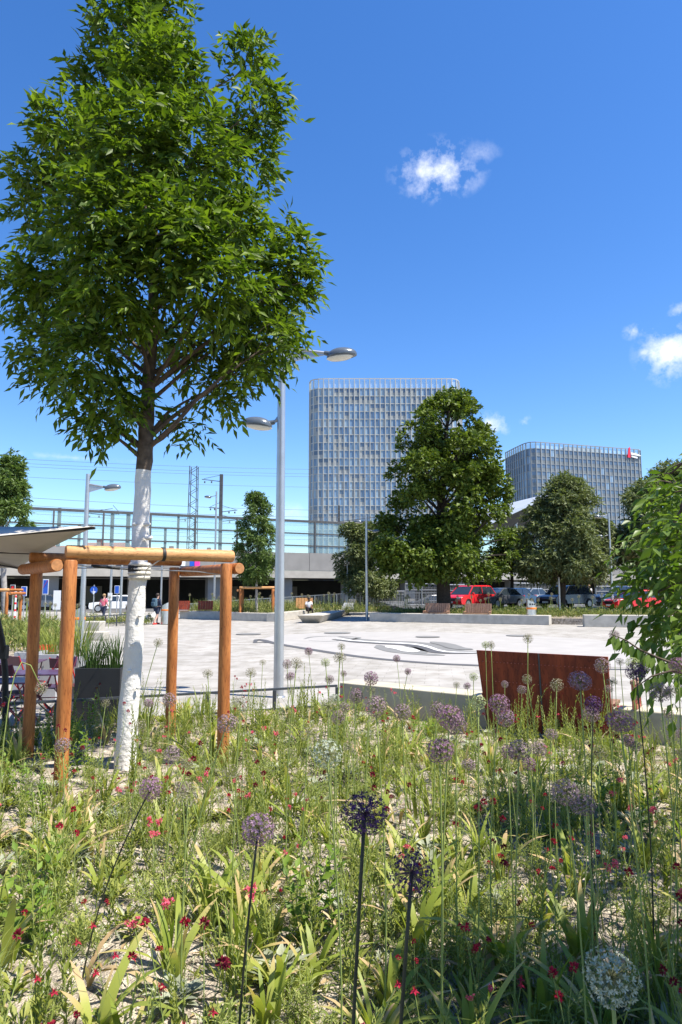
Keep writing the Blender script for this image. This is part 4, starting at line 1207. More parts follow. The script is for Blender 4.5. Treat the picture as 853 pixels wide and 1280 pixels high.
# ================================================================== PEOPLE
def skinbody(name, verts, edges, rad, mt, parent, root=0, sub=2):
    bm = bmesh.new(); lay = bm.verts.layers.skin.verify()
    vs = [bm.verts.new(p) for p in verts]
    for a,b in edges: bm.edges.new((vs[a],vs[b]))
    bm.verts.ensure_lookup_table()
    for i,v in enumerate(vs):
        r = rad[i]; v[lay].radius = r if isinstance(r, tuple) else (r,r); v[lay].use_root = (i == root)
    me = bpy.data.meshes.new(name); bm.to_mesh(me); bm.free(); me.materials.append(mt)
    o = obj(name, me, parent)
    s = o.modifiers.new('skin','SKIN'); s.use_smooth_shade = True
    o.modifiers.new('sub','SUBSURF').levels = sub; o.modifiers['sub'].render_levels = sub
    return o
def person(loc, rz, J, label, skin, top, bottom, hair, shoes, cat='person', sleeves=2, shorts=False, hairlong=False):
    """J: joint dict in local metres, facing -y"""
    t = thing('person', label, cat, loc, rz)
    V = []; E = []; RD = []; idx = {}
    def j(n, p, r): idx[n] = len(V); V.append(p); RD.append(r)
    j('pelvis',J['pelvis'],.125); j('chest',J['chest'],(.15,.115)); j('neck',J['neck'],.05); j('jaw',J['head'],.078); 
    hd = Vector(J['head']); j('skull',hd+Vector((0,.012,.10)),.088)
    E += [(0,1),(1,2),(2,3),(3,4)]
    fw = Vector(J.get('face',(0,-1,0)))
    j('nose', hd+fw*.105+Vector((0,0,.045)), .014); E.append((4,5))
    for s in 'lr':
        for n_, r in (('shoulder',.055),('elbow',.042),('wrist',.028)): j(s+n_, J[s+n_], r)
        E += [(1,idx[s+'shoulder']),(idx[s+'shoulder'],idx[s+'elbow']),(idx[s+'elbow'],idx[s+'wrist'])]
        w = Vector(J[s+'wrist']); d = (w-Vector(J[s+'elbow'])).normalized(); u,v = frame(d)
        j(s+'palm', w+d*.07, (.035,.018)); E.append((idx[s+'wrist'],idx[s+'palm']))
        pm = Vector(V[-1])
        for k in range(4):
            L = (.062,.075,.07,.055)[k]; off = u*((k-1.5)*.017)
            j(s+'f%d'%k, pm+off+d*(L*.55), .009); E.append((idx[s+'palm'],len(V)-1))
            j(s+'t%d'%k, pm+off+d*L*.95+v*.022, .008); E.append((len(V)-2,len(V)-1))
        j(s+'th', w+d*.05+u*.045, .010); E.append((idx[s+'palm'],len(V)-1))
        j(s+'hip', J[s+'hip'], .088); j(s+'knee', J[s+'knee'], .057); j(s+'ankle', J[s+'ankle'], .038); j(s+'toe', J[s+'toe'], .032)
        E += [(0,idx[s+'hip']),(idx[s+'hip'],idx[s+'knee']),(idx[s+'knee'],idx[s+'ankle']),(idx[s+'ankle'],idx[s+'toe'])]
    skinbody('body', V, E, RD, skin, t)
    # clothes
    g = .018
    tv = [J['pelvis'],J['chest'],Vector(J['neck'])-Vector((0,0,.03))]; te = [(0,1),(1,2)]; tr = [.135,(.165,.13),.07]
    for s in 'lr':
        a = len(tv); tv += [J[s+'shoulder'],J[s+'elbow']] + ([Vector(J[s+'wrist'])-(Vector(J[s+'wrist'])-Vector(J[s+'elbow']))*.05] if sleeves==2 else []); tr += [.072,.058] + ([.045] if sleeves==2 else [])
        if sleeves == 1: tv[-1] = Vector(J[s+'shoulder']).lerp(Vector(J[s+'elbow']),.7)
        te += [(1,a),(a,a+1)] + ([(a+1,a+2)] if sleeves==2 else [])
    skinbody('shirt', tv, te, tr, top, t)
    pv = [J['pelvis']]; pe = []; pr = [.145]
    for s in 'lr':
        a = len(pv)
        if shorts: pv += [J[s+'hip'], Vector(J[s+'hip']).lerp(Vector(J[s+'knee']),.85)]; pr += [.10,.085]; pe += [(0,a),(a,a+1)]
        else: pv += [J[s+'hip'],J[s+'knee'],Vector(J[s+'ankle'])+Vector((0,0,.03))]; pr += [.10,.075,.058]; pe += [(0,a),(a,a+1),(a+1,a+2)]
    skinbody('trousers' if not shorts else 'shorts', pv, pe, pr, bottom, t)
    for s in 'lr':
        a = Vector(J[s+'ankle']); b = Vector(J[s+'toe']); m = MB(); dd = (b-a); mid = a+dd*.45
        m.obox((mid.x,mid.y,min(a.z,b.z)-.005),(.095,.27,.09),math.atan2(dd.y,dd.x)+R(90)); m.build('shoe', shoes, t, None, .03, world=False)
        e = hd+fw*.082+Vector((.032 if s=='l' else -.032,0,.085)); m = MB(); m.ell(tuple(e),(.011,.008,.009),8,6); m.build('eye', MT['black'], t, True, world=False)
    m = MB(); m.ell((hd.x,hd.y-fw.y*.028,hd.z+.125),(.10,.112,.098),16,10)
    if hairlong: m.ell((hd.x-fw.x*.07,hd.y-fw.y*.07,hd.z+.02),(.09,.06,.15),12,8)
    m.build('hair', hair, t, True, world=False)
    return t
g = gnd(196,780.5)
JW = dict(pelvis=(0,0,.92),chest=(0,-.02,1.28),neck=(0,-.03,1.45),head=(0,-.05,1.53),face=(0,-1,0),
    lshoulder=(.19,-.02,1.38),lelbow=(.25,.08,1.12),lwrist=(.22,-.08,.90),rshoulder=(-.19,-.02,1.38),relbow=(-.25,-.02,1.10),rwrist=(-.22,-.22,.95),
    lhip=(.09,0,.88),lknee=(.10,-.16,.50),lankle=(.10,-.12,.09),ltoe=(.10,-.28,.05),rhip=(-.09,0,.88),rknee=(-.10,.06,.48),rankle=(-.10,.30,.13),rtoe=(-.10,.18,.05))
tp = person((g.x,g.y,0), R(150), JW, 'person walking away in navy hoodie and shorts with a slate backpack', MT['skin'], MT['navy'], MT['navy'], MT['hair'], MT['red'], shorts=True)
bp_loc = Vector((0,.2,1.22)); 
t = thing('backpack','slate-blue backpack on the back of the walking person','backpack', Vector((g.x,g.y,0)) + Matrix.Rotation(R(150),3,'Z') @ bp_loc, R(150))
m = MB(); m.obox((0,0,0),(.32,.2,.48)); m.build('bag', MT['teal_cloth'], t, None, .07, world=False)
m = MB(); m.obox((0,.12,-.08),(.24,.08,.22)); m.build('pocket', MT['teal_cloth'], t, None, .03, world=False)
m = MB()
for s in (-.1,.1): m.path([(s,-.1,.2),(s,-.24,.2),(s*1.2,-.30,.05),(s*1.2,-.1,-.2)], .018, 6)
m.build('strap', MT['black_cloth'], t, 40, world=False)
# dog beside the walker
g2 = gnd(187,780)
def dog(loc, rz, label):
    t = thing('dog', label, 'dog', loc, rz)
    V = [(0,.30,.40),(0,.05,.39),(0,-.24,.42),(0,-.36,.54),(0,-.44,.62),(0,-.58,.58),(0,.40,.48),(0,.50,.62)]
    Rr = [(.10,.10),(.095,.11),(.115,.13),.07,.075,.035,.028,.018]; E = [(0,1),(1,2),(2,3),(3,4),(4,5),(0,6),(6,7)]
    for s in (-1,1):
        a = len(V); V += [(s*.08,-.24,.30),(s*.08,-.24,.16),(s*.08,-.25,.04),(s*.08,-.30,.02)]; Rr += [.05,.03,.025,.022]; E += [(2,a),(a,a+1),(a+1,a+2),(a+2,a+3)]
        a = len(V); V += [(s*.09,.27,.32),(s*.09,.20,.23),(s*.09,.33,.15),(s*.09,.30,.03),(s*.09,.25,.02)]; Rr += [.07,.045,.027,.024,.022]; E += [(0,a),(a,a+1),(a+1,a+2),(a+2,a+3),(a+3,a+4)]
        a = len(V); V += [(s*.055,-.42,.70)]; Rr += [.022]; E += [(4,a)]
    skinbody('body', V, E, Rr, MT['fur'], t, 1)
    m = MB(); m.ell((0,.02,.445),(.105,.19,.075),14,8); m.build('saddle_patch', MT['fur_dark'], t, True, world=False)
    m = MB(); m.ell((0,-.615,.59),(.018,.014,.014),8,6); m.build('nose', MT['black'], t, True, world=False)
    for s in (-1,1): m = MB(); m.ell((s*.04,-.50,.645),(.01,.01,.01),8,6); m.build('eye', MT['black'], t, True, world=False)
dog((g2.x,g2.y,0), R(150), 'white and black dog trotting beside the walking person')
# seated person
JS = dict(pelvis=(0,0,.12),chest=(0,-.06,.47),neck=(0,-.09,.64),head=(0,-.13,.71),face=(0,-1,0),
    lshoulder=(.19,-.06,.56),lelbow=(.24,-.14,.30),lwrist=(.12,-.33,.24),rshoulder=(-.19,-.06,.56),relbow=(-.24,-.14,.30),rwrist=(-.12,-.33,.22),
    lhip=(.10,-.03,.10),lknee=(.16,-.46,.10),lankle=(.15,-.44,-.34),ltoe=(.16,-.58,-.38),rhip=(-.10,-.03,.10),rknee=(-.13,-.46,.10),rankle=(-.14,-.42,-.34),rtoe=(-.15,-.56,-.38))
ps = Vector((-2.36,47.3,.52))
ps.x = xat(385,47.3,1)+.05
person(tuple(ps), R(18), JS, 'person in white shirt and dark shorts seated on the wall near the boat-shaped bench', MT['skin_dark'], MT['white_cloth'], MT['black_cloth'], MT['hair'], MT['black'], sleeves=1, shorts=True)
# pink shirt
JP = dict(JW); Yp = 43.0
person((xat(130,Yp,1.2),Yp,-.05), R(160), JP, 'person in a pink shirt beyond the planting left of the white trunk', MT['skin'], MT['pink_cloth'], MT['navy'], MT['blonde'], MT['black'], sleeves=1)
JT = dict(JW); JT.update(lwrist=(.20,-.05,.86),rwrist=(-.20,-.05,.86),lelbow=(.25,.02,1.1),relbow=(-.25,.02,1.1),lknee=(.1,-.02,.49),lankle=(.1,0,.09),ltoe=(.1,-.16,.05),rknee=(-.1,-.02,.49),rankle=(-.1,0,.09),rtoe=(-.1,-.16,.05))
Yp = 57
person((xat(737,Yp,1.2),Yp,.62), R(10), JT, 'fair-haired person in white top standing beyond the dark navy car', MT['skin'], MT['white_cloth'], MT['teal_cloth'], MT['blonde'], MT['black'], sleeves=1, hairlong=True)

# ================================================================== TREES
# street tree in its guard
TY = 6.98
def tp_(px, py, dy=0): return at(px, py, TY+dy)
b0 = tp_(157,957); b0.z = bedz(b0.x, TY)-.02
trunk = [(b0,.106),(tp_(160,900),.096),(tp_(166,830),.094),(tp_(170,765),.088),(tp_(174,705),.085),(tp_(177,640),.083),(tp_(180,588),.080),(tp_(183,540),.078),(tp_(187,470),.066),(tp_(192,390),.056),(tp_(193,300),.046),(tp_(188,200),.034),(tp_(185,100),.022),(tp_(184,0),.012)]
CL = [(182,-45,62,0),(150,30,52,-.2),(206,15,36,.3),(118,95,50,.3),(195,100,78,-.5),(308,82,42,.1),(328,130,34,-.2),(280,172,42,.3),(78,165,48,-.3),(160,185,80,-.8),(240,200,76,-.6),(312,195,44,.2),
      (30,215,36,.2),(62,262,60,.3),(130,280,82,-.9),(222,292,80,-.9),(300,280,54,-.3),(352,312,46,.2),(62,340,58,-.2),(140,362,74,-.8),(40,418,46,.1),(100,440,58,-.6),(268,352,70,-.7),(342,362,54,.25),(300,420,58,.3),
      (366,345,32,.1),(236,440,42,.3),(148,500,44,-.3),(112,515,34,-.1),(64,466,34,.2),(232,526,26,.3),(272,484,36,.4),(312,455,36,.1),(185,250,80,.9),(120,200,70,1.0),(212,140,48,.9),(260,280,75,1.0),(90,380,60,.9),(320,400,50,.8),(186,430,38,.8),(190,60,48,.8),(352,420,34,-.1),(126,532,18,-.2),(22,350,36,.1)]
def mk(CL, base=TY, px_m=None):
    out = []
    for px, py, r, dy in CL:
        px = 192 + (px-192)*(.93 if px < 192 else 1.0)
        c = at(px, py, base+dy); k = (base+dy)/F
        out.append((c, (r*k*.80, r*k*.84, r*k*.74), (r/55)**2))
    return out
t = tree('street_tree', 'slender leafy street tree with whitewashed trunk standing inside the wooden guard', b0, trunk, mk(CL), MT['ash'], None, 92,
     dict(Lr=.25, nl=9, L=.122, W=.041, droop=.34, spread=.8, shell=2.0), origin=tp_(180,596).z, twigs=3, white_to=tp_(179,589).z, trunk_mats=[MT['whitewash'],MT['bark']], rlimb=.30)
# knots and the burlap collar on the trunk
for px, py, r in ((166,805,.022),(175,770,.018),(162,838,.02),(173,860,.018),(184,655,.03),(186,672,.035),(168,655,.02),(160,875,.02)):
    p = at(px, py, TY-.085); m = MB(); m.ell(tuple(p), (r*1.3, r*.9, r*.8), 10, 6); m.build('knot', MT['whitewash'], t, True)
m = MB(); z1_, z2_ = tp_(175,706).z, tp_(174,722).z
for i in range(4):
    z = z2_ + (z1_-z2_)*i/3; c = tp_(174.5,714); m.lathe([(.104,-.02),(.112+.006*(i%2),0),(.104,.02)], (c.x+.002*i,TY,z), 18)
m.build('sacking_collar', mat('sackcloth', (.58,.55,.48), .9, 0, .25, 30, .3, 60), t, True)

def blob_crown(rows, Y, depth, r, n, seed, jy=.5):
    """rows: [(py, px_left, px_right)] crown outline; fills it with overlapping clumps at real depth"""
    rr = random.Random(seed); out = []
    for _ in range(n*60):
        if len(out) >= n: break
        i = rr.randrange(len(rows)-1); f = rr.random()
        py = rows[i][0]+(rows[i+1][0]-rows[i][0])*f; a = rows[i][1]+(rows[i+1][1]-rows[i][1])*f; b = rows[i][2]+(rows[i+1][2]-rows[i][2])*f
        px = rr.uniform(a,b); w = (b-a)/2; e = (px-(a+b)/2)/max(1,w)
        if rr.random() > (w/((max(q[2]-q[1] for q in rows))/2))*.6+.4: continue
        dmax = depth*math.sqrt(max(0,1-e*e))*min(1, w*Y/F/depth*.9+.1)
        c = at(px, py, Y + rr.uniform(-1,1)*dmax)
        k = r*rr.uniform(.75,1.25)
        lim = (min(px-a, b-px)*.7+5)*Y/F
        k = min(k, max(.35*r, lim*1.3))
        out.append((c, (k,k,k*.75), (k/r)**2))
    return out
ct = at(555,757,44.5); ct.z = .2
Yb = 44.5
rows = [(496,553,580),(515,528,600),(545,503,610),(580,494,622),(615,482,634),(650,474,634),(690,472,640),(708,482,640),(717,510,600)]
cl = blob_crown(rows, Yb, 3.4, .80, 138, 4)
tree('park_tree', 'broad dark green tree standing before the pale tower and the slatted seats', ct, [(ct,.48),(at(553,700,Yb),.38),(at(551,640,Yb),.28),(at(556,570,Yb),.16),(at(562,500,Yb),.05)], cl, MT['lime'], MT['bark_dark'], 95,
     dict(Lr=.34, nl=5, L=.25, W=.17, droop=.25, jitter=.5, spread=.8, shell=2.0), origin=at(553,715,Yb).z, twigs=1)
cb = at(702,756,47); cb.z = .3
rows = [(602,698,716),(616,686,732),(638,668,746),(665,650,756),(692,646,760),(708,652,758),(718,664,745)]
tree('park_tree', 'grey-green tree growing in front of the far dark office block', cb, [(cb,.26),(at(703,715,47),.22),(at(705,670,47),.14),(at(706,610,47),.04)], blob_crown(rows,47,3.2,.72,84,8), MT['olive'], MT['bark_dark'], 95,
     dict(Lr=.55, nl=7, L=.27, W=.10, droop=.35, jitter=.5, shell=1.8), origin=at(703,735,47).z, twigs=1)
cb = at(800,752,50); cb.z = .3
rows = [(586,826,846),(598,818,880),(618,790,900),(650,762,920),(685,752,930),(708,770,930)]
tree('park_tree', 'grey-green tree at far right behind the hanging near branches', cb, [(cb,.24),(at(812,700,50),.2),(at(825,640,50),.12),(at(835,585,50),.04)], blob_crown(rows,50,3.6,.78,76,9), MT['olive'], MT['bark_dark'], 90,
     dict(Lr=.55, nl=7, L=.27, W=.11, droop=.35, jitter=.5, shell=1.8), origin=at(812,720,50).z, twigs=1)
cb = at(640,756,52); cb.z = .3
rows = [(662,624,646),(678,614,660),(700,610,664),(710,616,660)]
tree('park_tree', 'small dark tree filling the gap right of the broad tree', cb, [(cb,.16),(at(640,715,52),.12),(at(640,660,52),.04)], blob_crown(rows,52,1.8,.8,20,10), MT['lime'], MT['bark_dark'], 100,
     dict(Lr=.3, nl=5, L=.26, W=.15, droop=.3, jitter=.5), origin=at(640,735,52).z, twigs=1)
cb = at(458,752,56); cb.z = .2
rows = [(662,434,464),(672,424,478),(690,422,484),(712,426,492),(736,438,490)]
tree('park_tree', 'loose bushy tree behind the far street lamp left of the broad tree', cb, [(cb,.2),(at(458,715,56),.15),(at(456,660,56),.04)], blob_crown(rows,56,2.2,.85,34,11), MT['olive'], MT['bark_dark'], 130,
     dict(Lr=.34, nl=7, L=.26, W=.11, droop=.4, jitter=.5), origin=at(458,742,56).z, twigs=1)
cb = at(8,775,34); cb.z = 0
rows = [(568,0,14),(582,-14,24),(605,-26,30),(625,-36,36),(645,-40,40),(662,-36,28)]
tree('park_tree', 'light green tree at the left edge above the parasol', cb, [(cb,.16),(at(4,690,34),.12),(at(2,590,34),.03)], blob_crown(rows,34,1.7,.5,36,12), MT['young'], MT['bark_grey'], 80,
     dict(Lr=.28, nl=7, L=.19, W=.08, droop=.3, jitter=.5), origin=at(4,680,34).z, twigs=1)
cb = at(321,768,44.8); cb.z = .35
rows = [(618,318,326),(632,312,332),(655,304,338),(685,299,342),(708,300,342),(722,312,334)]
tree('young_tree', 'narrow young tree tied in its own timber guard beyond the lamp post', cb, [(cb,.09),(at(321,715,44.8),.075),(at(322,660,44.8),.045),(at(322,625,44.8),.015)], blob_crown(rows,44.8,1.0,.38,50,13), MT['young'], MT['bark_grey'], 60,
     dict(Lr=.34, nl=7, L=.16, W=.075, droop=.35, jitter=.5), origin=at(321,724,44.8).z, twigs=1)
# near tree on the right: trunk outside the frame, limbs reach in
tb = Vector((4.1,4.25,.2))
ntr = [(tb,.10),((4.0,4.3,1.1),.088),((3.75,4.35,1.75),.075),((3.3,4.45,2.2),.055),((2.8,4.5,2.5),.038),((2.42,4.5,2.85),.02)]
NC = [(846,606,20,4.7),(838,592,12,4.8),(850,634,26,4.6),(832,664,26,4.5),(862,684,38,4.4),(828,710,26,4.5),(856,726,34,4.3),(820,744,18,4.6),(852,768,28,4.3),(816,694,16,5.0),(870,640,40,5.2),(905,700,50,4.6),(925,600,60,4.8),(862,604,16,5.0),(850,792,16,4.1),(830,778,12,4.4),(870,752,26,4.8)]
ncl = []
for px, py, r, Y in NC:
    c = at(px,py,Y); k = Y/F; ncl.append((c,(r*k,r*k*1.3,r*k),(r/34)**1.5*.48))
for c, r in (((3.9,3.6,3.1),.75),((3.3,3.0,3.3),.7),((4.4,2.6,3.2),.8),((3.9,4.4,3.9),.5),((3.0,2.2,3.6),.65),((4.9,3.6,3.0),.7),((2.7,1.5,3.5),.6),((3.7,1.6,3.3),.75)):
    ncl.append((c,(r,r,r*.8),(r/.2)**2*.16))
nt_ = tree('garden_tree', 'near tree with hanging feathered leaves reaching in at the right edge', tb, ntr, ncl, MT['near'], MT['bark'], 36,
     dict(Lr=.28, nl=11, L=.10, W=.038, droop=.75, jitter=.18, up=-.05), origin=1.4, twigs=2, rlimb=.2, rise=-1.5)
# one long drooping shoot of the near tree over the paving
pts = [at(880,838,3.95), at(850,832,3.9), at(822,822,3.86), at(800,812,3.84), at(782,800,3.84), at(765,793,3.84)]
m = MB(); m.path(pts, [.009,.008,.007,.005,.004,.002], 6); m.path([at(870,846,3.7),at(840,838,3.66),at(815,845,3.64),at(790,862,3.64)], [.007,.006,.004,.002], 6); m.path([at(880,838,3.95),Vector((3.0,4.1,1.75)),Vector((3.98,4.33,1.9))],[.009,.014,.02],6); t = m.build('branch', MT['bark'], nt_)
P = []; D = []
def along(pts, n, sg=True):
    for i in range(n):
        s = (i+.5)/n*(len(pts)-1); k = min(int(s),len(pts)-2); p = pts[k].lerp(pts[k+1], s-k); d = (pts[k+1]-pts[k]).normalized()
        for q in (-1,1): P.append(p); D.append(d*.35 + Vector((random.uniform(-.2,.2), q*.35, -1)))
along(pts, 15); along([at(840,838,3.66),at(815,845,3.64),at(790,862,3.64)], 6)
V, Fq = leafgeo(np.array([list(p) for p in P]), np.array([list(d) for d in D]), np.array([[0,-1,.3]]*len(P))+rng.normal(size=(len(P),3))*.4, .085, .036)
obj('foliage', npmesh('foliage', V-np.array(parent_world(t)), Fq, MT['near']), t)
# a second crown behind the photographer that throws the shade at lower right
tb2 = Vector((3.6,-1.9,.2))
sc = [((2.6,-.4,3.6),.85),((3.3,.3,3.9),.8),((2.2,.2,4.2),.7),((3.9,-.6,4.4),.9),((3.0,-1.2,4.6),.95),((2.0,-.9,3.9),.8),((4.4,-1.6,3.9),.9),((3.4,.9,3.4),.6),((2.9,1.0,4.1),.55),((1.75,.0,3.55),.5),((2.9,1.9,3.5),.6),((2.6,1.35,3.6),.6),((3.3,1.75,3.4),.6),((2.2,1.0,3.7),.5),((1.35,.92,3.85),.5),((1.75,.72,3.9),.5),((1.5,.35,3.7),.5),((2.8,2.25,3.4),.45),((3.5,1.1,3.3),.6),((3.0,.8,3.5),.55),((2.45,2.2,3.75),.45)]
tree('garden_tree', 'tree behind the viewpoint whose crown shades the lower right bed', tb2, [(tb2,.14),((3.5,-1.8,1.5),.12),((3.3,-1.5,2.8),.09),((3.1,-1.1,4.2),.04)], [(c,(r,r,r*.8),(r/.6)**2*2.2) for c,r in sc], MT['lime'], MT['bark'], 110,
     dict(Lr=.28, nl=9, L=.10, W=.045, droop=.4), origin=1.4, twigs=1)

# ================================================================== WOODEN TREE GUARDS
def tree_guard(corners, zt, zb, r, label, detailed=True, group='timber tree guards'):
    FL, FR, BR, BL = [Vector((c[0],c[1],0)) for c in corners]
    cen = (FL+FR+BR+BL)/4
    t = thing('tree_guard', label, 'tree guard', (cen.x,cen.y,zb), 0, group)
    n = 20 if detailed else 10
    def log(p, q, mt, nm, r=r):
        d = (q-p).normalized(); L = (q-p).length
        # build along local axis so the grain runs along the log
        m = MB(); ax = Vector((0,0,1)) if nm == 'post' else Vector((1,0,0))
        k = 8; pts = []; rad = []
        for i in range(k+1):
            s = L*i/k; pts.append(ax*s + Vector((random.uniform(-1,1),random.uniform(-1,1),random.uniform(-1,1)))*r*.03); rad.append(r*random.uniform(.975,1.02))
        pts = [ax*.0, ax*.012] + pts[1:-1] + [ax*(L-.012), ax*L]; rad = [r*.88, rad[0]] + rad[1:-1] + [rad[-1], r*.88]
        m.path(pts, rad, n)
        for i in (len(m.f)-1, len(m.f)-2): m.m[i] = 1
        o = bpy.data.objects.new(nm, m.mesh(nm, [mt, MT['endgrain']], 50)); col.objects.link(o); o.parent = t
        o.location = p - t.location; o.rotation_mode = 'QUATERNION'; o.rotation_quaternion = ax.rotation_difference(d)
        return o
    Z = lambda v, z: Vector((v.x,v.y,z))
    for c in (FL,FR,BR,BL): log(Z(c,zb-.1), Z(c,zt-.02 if c in (FL,FR) else zt-.02), MT['post'], 'post')
    dx = (FR-FL).normalized(); dy = (BL-FL).normalized(); e = r*1.25
    zc = zt + r*.9
    log(Z(FL-dx*e*.6,zc), Z(FR+dx*e*.9,zc), MT['beam'], 'beam', r*1.02)
    log(Z(BL-dx*e,zc), Z(BR+dx*e,zc), MT['post'], 'beam', r*.95)
    zs = zt - r*1.15
    log(Z(BL-dx*r*1.9+dy*e*1.4,zs), Z(FL-dx*r*1.9-dy*e*.2,zs), MT['post'], 'beam', r*.95)
    log(Z(BR+dx*r*1.9+dy*e*.6,zs), Z(FR+dx*r*1.9-dy*e*.9,zs), MT['post'], 'beam', r*.95)
    return t, FL, FR, BR, BL
tg, FL, FR, BR, BL = tree_guard([(-2.42,6.12),(-1.16,6.93),(-1.97,8.1),(-3.23,7.27)], 2.19, .2, .060, 'near square timber guard of peeled logs around the white trunk')
# rubber sleeve on the front beam and cables to the trunk
t = thing('tree_tie', 'dark strap and wire ties holding the white trunk inside the near guard', 'tree tie', (-2.2,7,2.05))
zc = 2.19+.055
p = FL.lerp(FR,.56); dx = (FR-FL).normalized()
m = MB(); m.path([Vector((p.x,p.y,zc))-dx*.015, Vector((p.x,p.y,zc))+dx*.015], .069, 18); m.build('sleeve', MT['strap'], t, 40)
tc_ = tp_(174,712)
m = MB()
m.path([(tc_.x+.09,TY-.05,tc_.z),(p.x,p.y+.02,zc-.03)], .006, 6)
m.path([(tc_.x-.1,TY,tc_.z),(FL.x+.05,FL.y+.3,tc_.z+.01),(FL.x,FL.y,tc_.z+.03)], .007, 6)
m.path([(tc_.x+.1,TY,tc_.z),(FR.x-.3,FR.y+.05,tc_.z-.02),(FR.x,FR.y,tc_.z-.06)], .006, 6)
m.path([(tc_.x-.1,TY+.05,tc_.z+.02),(BL.x,BL.y,tc_.z+.02)], .006, 6)
m.build('wire', MT['steel'], t, 40)
m = MB(); m.lathe([(.105,-.035),(.108,-.03),(.108,.03),(.105,.035)], (tc_.x,TY,tc_.z+.01), 20); m.build('collar', MT['strap'], t, 40)
m = MB(); q = FL.lerp(Vector((tc_.x,TY,0)),.5); m.tube((q.x-.12,q.y-.08,tc_.z+.02),(q.x+.1,q.y+.07,tc_.z),.014,.014,8); m.build('tensioner', MT['strap'], t, 40)
c = gnd(322,776); Yg = 44.8; x = xat(322,Yg,1)
tree_guard([(x-1.0,Yg-.8),(x+1.05,Yg-.6),(x+.95,Yg+1.1),(x-1.1,Yg+.9)], 2.0, .3, .085, 'distant timber guard around the young tree beyond the lamp post', False)
x = xat(2,31,1)
tree_guard([(x-1.6,30.4),(x+.22,31),(x+.1,32.6),(x-1.7,32)], 1.85, 0, .075, 'distant timber guard cut by the left edge', False)

# ================================================================== TERRACE: PARASOL, TABLES, CHAIRS, PLANTERS
t = thing('parasol', 'large grey square parasol reaching in at the left edge', 'parasol', (-4.4,8.6,0))
T_ = at(119,657.5,6.1); F_ = at(26,709,8.9); N_ = Vector((T_.x-2.75, T_.y-1.35, 2.12)); B_ = Vector((F_.x+N_.x-T_.x, F_.y+N_.y-T_.y, 2.15))
C_ = (T_+F_+N_+B_)/4 + Vector((0,0,.36))
m = MB(); ribs = MB()
cs = [T_,F_,B_,N_]
K = 10
for i in range(4):
    a, b = cs[i], cs[(i+1)%4]
    grid = []
    for u in range(K+1):
        row = []
        for v in range(K+1):
            e = a.lerp(b, v/K); sag = math.sin(math.pi*v/K)
            e = e + (C_-e)*(.07*sag) + Vector((0,0,-.05*sag))
            p = C_.lerp(e, u/K) ; p.z -= .10*math.sin(math.pi*u/K)*(.3+.7*sag)
            row.append(p)
        grid.append(row)
    vs = [p for r_ in grid for p in r_]; fs = [(u*(K+1)+v, (u+1)*(K+1)+v, (u+1)*(K+1)+v+1, u*(K+1)+v+1) for u in range(K) for v in range(K)]
    m.add(vs, fs)
    q = C_ - Vector((0,0,.5))
    ribs.path([C_-Vector((0,0,.04)), C_.lerp(a,.5)-Vector((0,0,.13)), a-Vector((0,0,.02))], .012, 6)
    mid = a.lerp(b,.5); mid = mid+(C_-mid)*.07-Vector((0,0,.06))
    ribs.path([C_-Vector((0,0,.05)), C_.lerp(mid,.5)-Vector((0,0,.14)), mid], .010, 6)
    ribs.path([q, C_.lerp(a,.5)-Vector((0,0,.14))], .010, 6)
    ribs.path([q, C_.lerp(mid,.5)-Vector((0,0,.15))], .010, 6)
o = m.build('canopy', MT['canvas'], t, True); sm = o.modifiers.new('solid','SOLIDIFY'); sm.thickness = .006
ribs.build('rib_frame', MT['black'], t)
bp0 = at(9,900,8.6); bp0.z = 0
m = MB(); m.path([(bp0.x,bp0.y,0),at(7,840,8.6),at(3,800,8.5),at(-6,760,8.4),at(-30,720,8.1),(C_.x+.1,C_.y+.2,C_.z-.55),(C_.x,C_.y,C_.z-.1)], [.04,.038,.036,.034,.03,.03,.025], 10); m.build('mast', MT['black'], t, 40)
m = MB(); q = at(5,815,8.55); m.obox(q,(.09,.09,.16)); m.build('crank', MT['black'], t)
m = MB(); m.box((bp0.x-.4,bp0.y-.4,.0),(bp0.x+.4,bp0.y+.4,.06)); m.build('base', MT['planter_black'], t, None, .01)

def make_table(label, loc, rz, w=.72, dpt=.6, h=.73):
    t = thing('bistro_table', label, 'table', loc, rz, 'folding bistro tables')
    m = MB(); m.box((-w/2,-dpt/2,h-.022),(w/2,dpt/2,h)); m.build('tabletop', MT['table'], t, None, .006, world=False)
    for s in (-1,1):
        for q in (-1,1): 
            m = MB(); m.path([(s*w*.42,q*dpt*.42,0),(s*w*.42*(1 if True else 1),-q*dpt*.36,h-.025)], .011, 8); m.build('leg', MT['chair'], t, 40, world=False)
    m = MB(); m.bar((-w*.42,0,h*.5),(w*.42,0,h*.5),.02,.012); m.build('stretcher', MT['chair'], t, world=False)
    return t
def make_chair(label, loc, rz, seat=MT['chair'], frame_=MT['chair']):
    t = thing('folding_chair', label, 'chair', loc, rz, 'folding terrace chairs')
    m = MB()
    for i in range(5): m.box((-.2,-.19+i*.078,.445),(.2,-.19+i*.078+.066,.46))
    m.build('seat', seat, t, None, .004, world=False)
    m = MB(); m.obox((0,.27,.80),(.40,.014,.15),0,R(-10)); m.build('backrest', seat, t, None, .004, world=False)
    for s in (-1,1):
        m = MB(); m.path([(s*.19,-.28,0),(s*.19,.10,.45),(s*.19,.285,.88)], .010, 8); m.build('leg', frame_, t, 40, world=False)
        m = MB(); m.path([(s*.215,.26,0),(s*.215,-.19,.45)], .010, 8); m.build('leg', frame_, t, 40, world=False)
    return t
def P0(px, py, z): g = gnd(px, py, z); return (g.x, g.y, 0)
